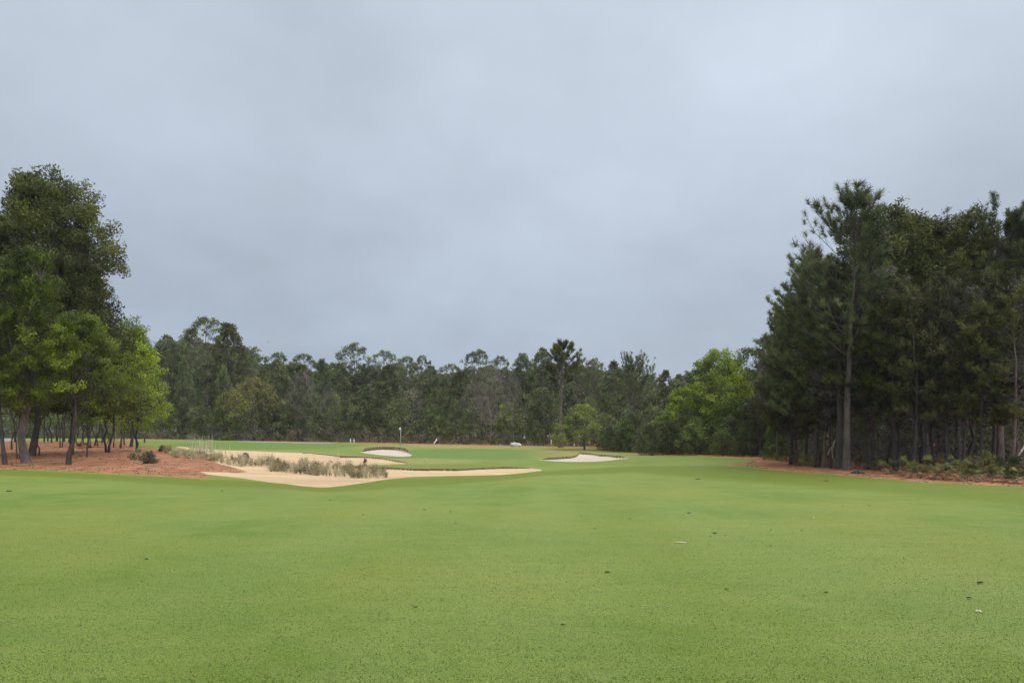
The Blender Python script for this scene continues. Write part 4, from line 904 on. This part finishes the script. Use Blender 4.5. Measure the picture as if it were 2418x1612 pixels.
g = ground_at(1606, 1282); m = MB(); m.tube([(-.095, .02, .014), (0, 0, .016), (.1, -.015, .013)], [.008, .010, .007], 8)
o = obj('stick', m.mesh('stick', M['chip'])); o.location = g; tag(o, 'straight pale stick lying on the right of the fairway', 'stick')
for px, py, s, lab in [(2311, 1446, .03, 'pale curled chip on the near right fairway'), (1003, 1085, .14, 'tiny pale lump on the dry turf right of the small oval bunker'), (1921, 1223, .03, 'faint pale fleck on the right fairway')]:
    m = MB(); m.tube([(-s, 0, .006), (-.3 * s, .2 * s, .012 + .3 * s), (.4 * s, .1 * s, .010 + .2 * s), (s, -.2 * s, .006)], [s * .15, s * .36, s * .34, s * .1], 8)
    o = obj('chip', m.mesh('chip', M['chip'])); o.location = ground_at(px, py); tag(o, lab, 'chip')

# ------------------------------------------------------------------ humid air
m = bpy.data.materials.new('humid_air'); m.use_nodes = True; nt = m.node_tree; nt.nodes.remove(nt.nodes['Principled BSDF'])
pv = N(nt, 'ShaderNodeVolumePrincipled', Density=HAZE, Anisotropy=.2); pv.inputs['Color'].default_value = (.95, .97, 1, 1); nt.links.new(pv.outputs[0], nt.nodes['Material Output'].inputs['Volume'])
if HAZE > 0:
    x0, x1, y0, y1, z0, z1 = -1300, 1300, -95, 1260, -6, 24
    V = np.array([(x, y, z) for z in (z0, z1) for y in (y0, y1) for x in (x0, x1)])
    o = obj('haze', mesh_np('haze', V, np.array([(0, 2, 3, 1), (4, 5, 7, 6), (0, 1, 5, 4), (2, 6, 7, 3), (0, 4, 6, 2), (1, 3, 7, 5)]), m)); tag(o, 'thin humid haze over the whole course', kind='stuff')
# ------------------------------------------------------------------ sky, sun, camera
sc = bpy.context.scene
w = bpy.data.worlds.new('World'); sc.world = w; w.use_nodes = True; nt = w.node_tree
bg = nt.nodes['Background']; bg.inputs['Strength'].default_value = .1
SAZ, SEL = R(42), R(50)
sky = N(nt, 'ShaderNodeTexSky', sky_type='NISHITA'); sky.sun_disc = False; sky.sun_elevation = SEL; sky.sun_rotation = SAZ; sky.air_density = 1.; sky.dust_density = 2.
gen = N(nt, 'ShaderNodeTexCoord').outputs['Generated']
sx = N(nt, 'ShaderNodeSeparateXYZ'); nt.links.new(gen, sx.inputs[0])
zc = math_n(nt, 'MAXIMUM', sx.outputs['Z'], 0.)
den = math_n(nt, 'ADD', zc, .42)
cv = N(nt, 'ShaderNodeCombineXYZ'); nt.links.new(math_n(nt, 'DIVIDE', sx.outputs['X'], den), cv.inputs[0]); nt.links.new(math_n(nt, 'DIVIDE', sx.outputs['Y'], den), cv.inputs[1])
n1 = noise(nt, 1.1, 4, .5, cv.outputs[0]); n2 = noise(nt, 3.2, 5, .55, cv.outputs[0])
# cloud deck: duller near the horizon, brightest overhead
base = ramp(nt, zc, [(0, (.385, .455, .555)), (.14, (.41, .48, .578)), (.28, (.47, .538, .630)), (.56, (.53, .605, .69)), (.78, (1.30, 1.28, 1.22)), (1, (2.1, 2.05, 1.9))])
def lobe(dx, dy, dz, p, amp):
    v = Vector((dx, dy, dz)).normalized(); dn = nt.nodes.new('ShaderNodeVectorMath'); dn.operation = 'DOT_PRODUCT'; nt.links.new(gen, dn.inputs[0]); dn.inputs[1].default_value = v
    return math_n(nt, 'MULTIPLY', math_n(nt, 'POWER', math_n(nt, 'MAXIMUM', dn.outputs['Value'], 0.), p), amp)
V_ = lambda px, py: ((px - CX) / F, 1, (HY - py) / F)
f = math_n(nt, 'ADD', math_n(nt, 'MULTIPLY_ADD', n1, .80, .65), math_n(nt, 'MULTIPLY_ADD', n2, .34, -.15))
for l in (lobe(*V_(1720, 190), 90, .12), lobe(*V_(1720, 210), 500, .04), lobe(*V_(1060, 60), 160, .10), lobe(*V_(1250, 620), 40, .03), lobe(*V_(350, 700), 60, -.02), lobe(.75, -.65, .5, 2.2, 2.6)): f = math_n(nt, 'ADD', f, l)  # last lobe: unseen bright sky patch added behind the camera to lighten the trees
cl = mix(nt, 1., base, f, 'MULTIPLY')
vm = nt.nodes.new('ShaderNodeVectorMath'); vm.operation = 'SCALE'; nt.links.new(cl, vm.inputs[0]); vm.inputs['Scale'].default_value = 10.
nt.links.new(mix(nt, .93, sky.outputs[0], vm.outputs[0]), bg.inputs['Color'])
sd = bpy.data.lights.new('sun', 'SUN'); sd.energy = 1.2; sd.angle = R(22); sd.color = (1, .96, .9)
so = bpy.data.objects.new('sun', sd); C.objects.link(so)
so.rotation_euler = Vector((math.sin(SAZ) * math.cos(SEL), math.cos(SAZ) * math.cos(SEL), math.sin(SEL))).to_track_quat('Z', 'Y').to_euler()
cd = bpy.data.cameras.new('camera'); cam = bpy.data.objects.new('camera', cd); C.objects.link(cam)
cam.location = (0, 0, 0); cam.rotation_euler = (pi / 2, 0, 0); cd.sensor_width = 36; cd.lens = F / 2418 * 36
cd.shift_y = (HY - 806) / 2418; cd.clip_end = 5000; cd.clip_start = .1
sc.camera = cam
sc.render.engine = 'CYCLES'; sc.render.resolution_x = 1024; sc.render.resolution_y = 682
vs = sc.view_settings; vs.view_transform = 'Standard'; vs.look = 'None'; vs.exposure = 0; vs.gamma = 1
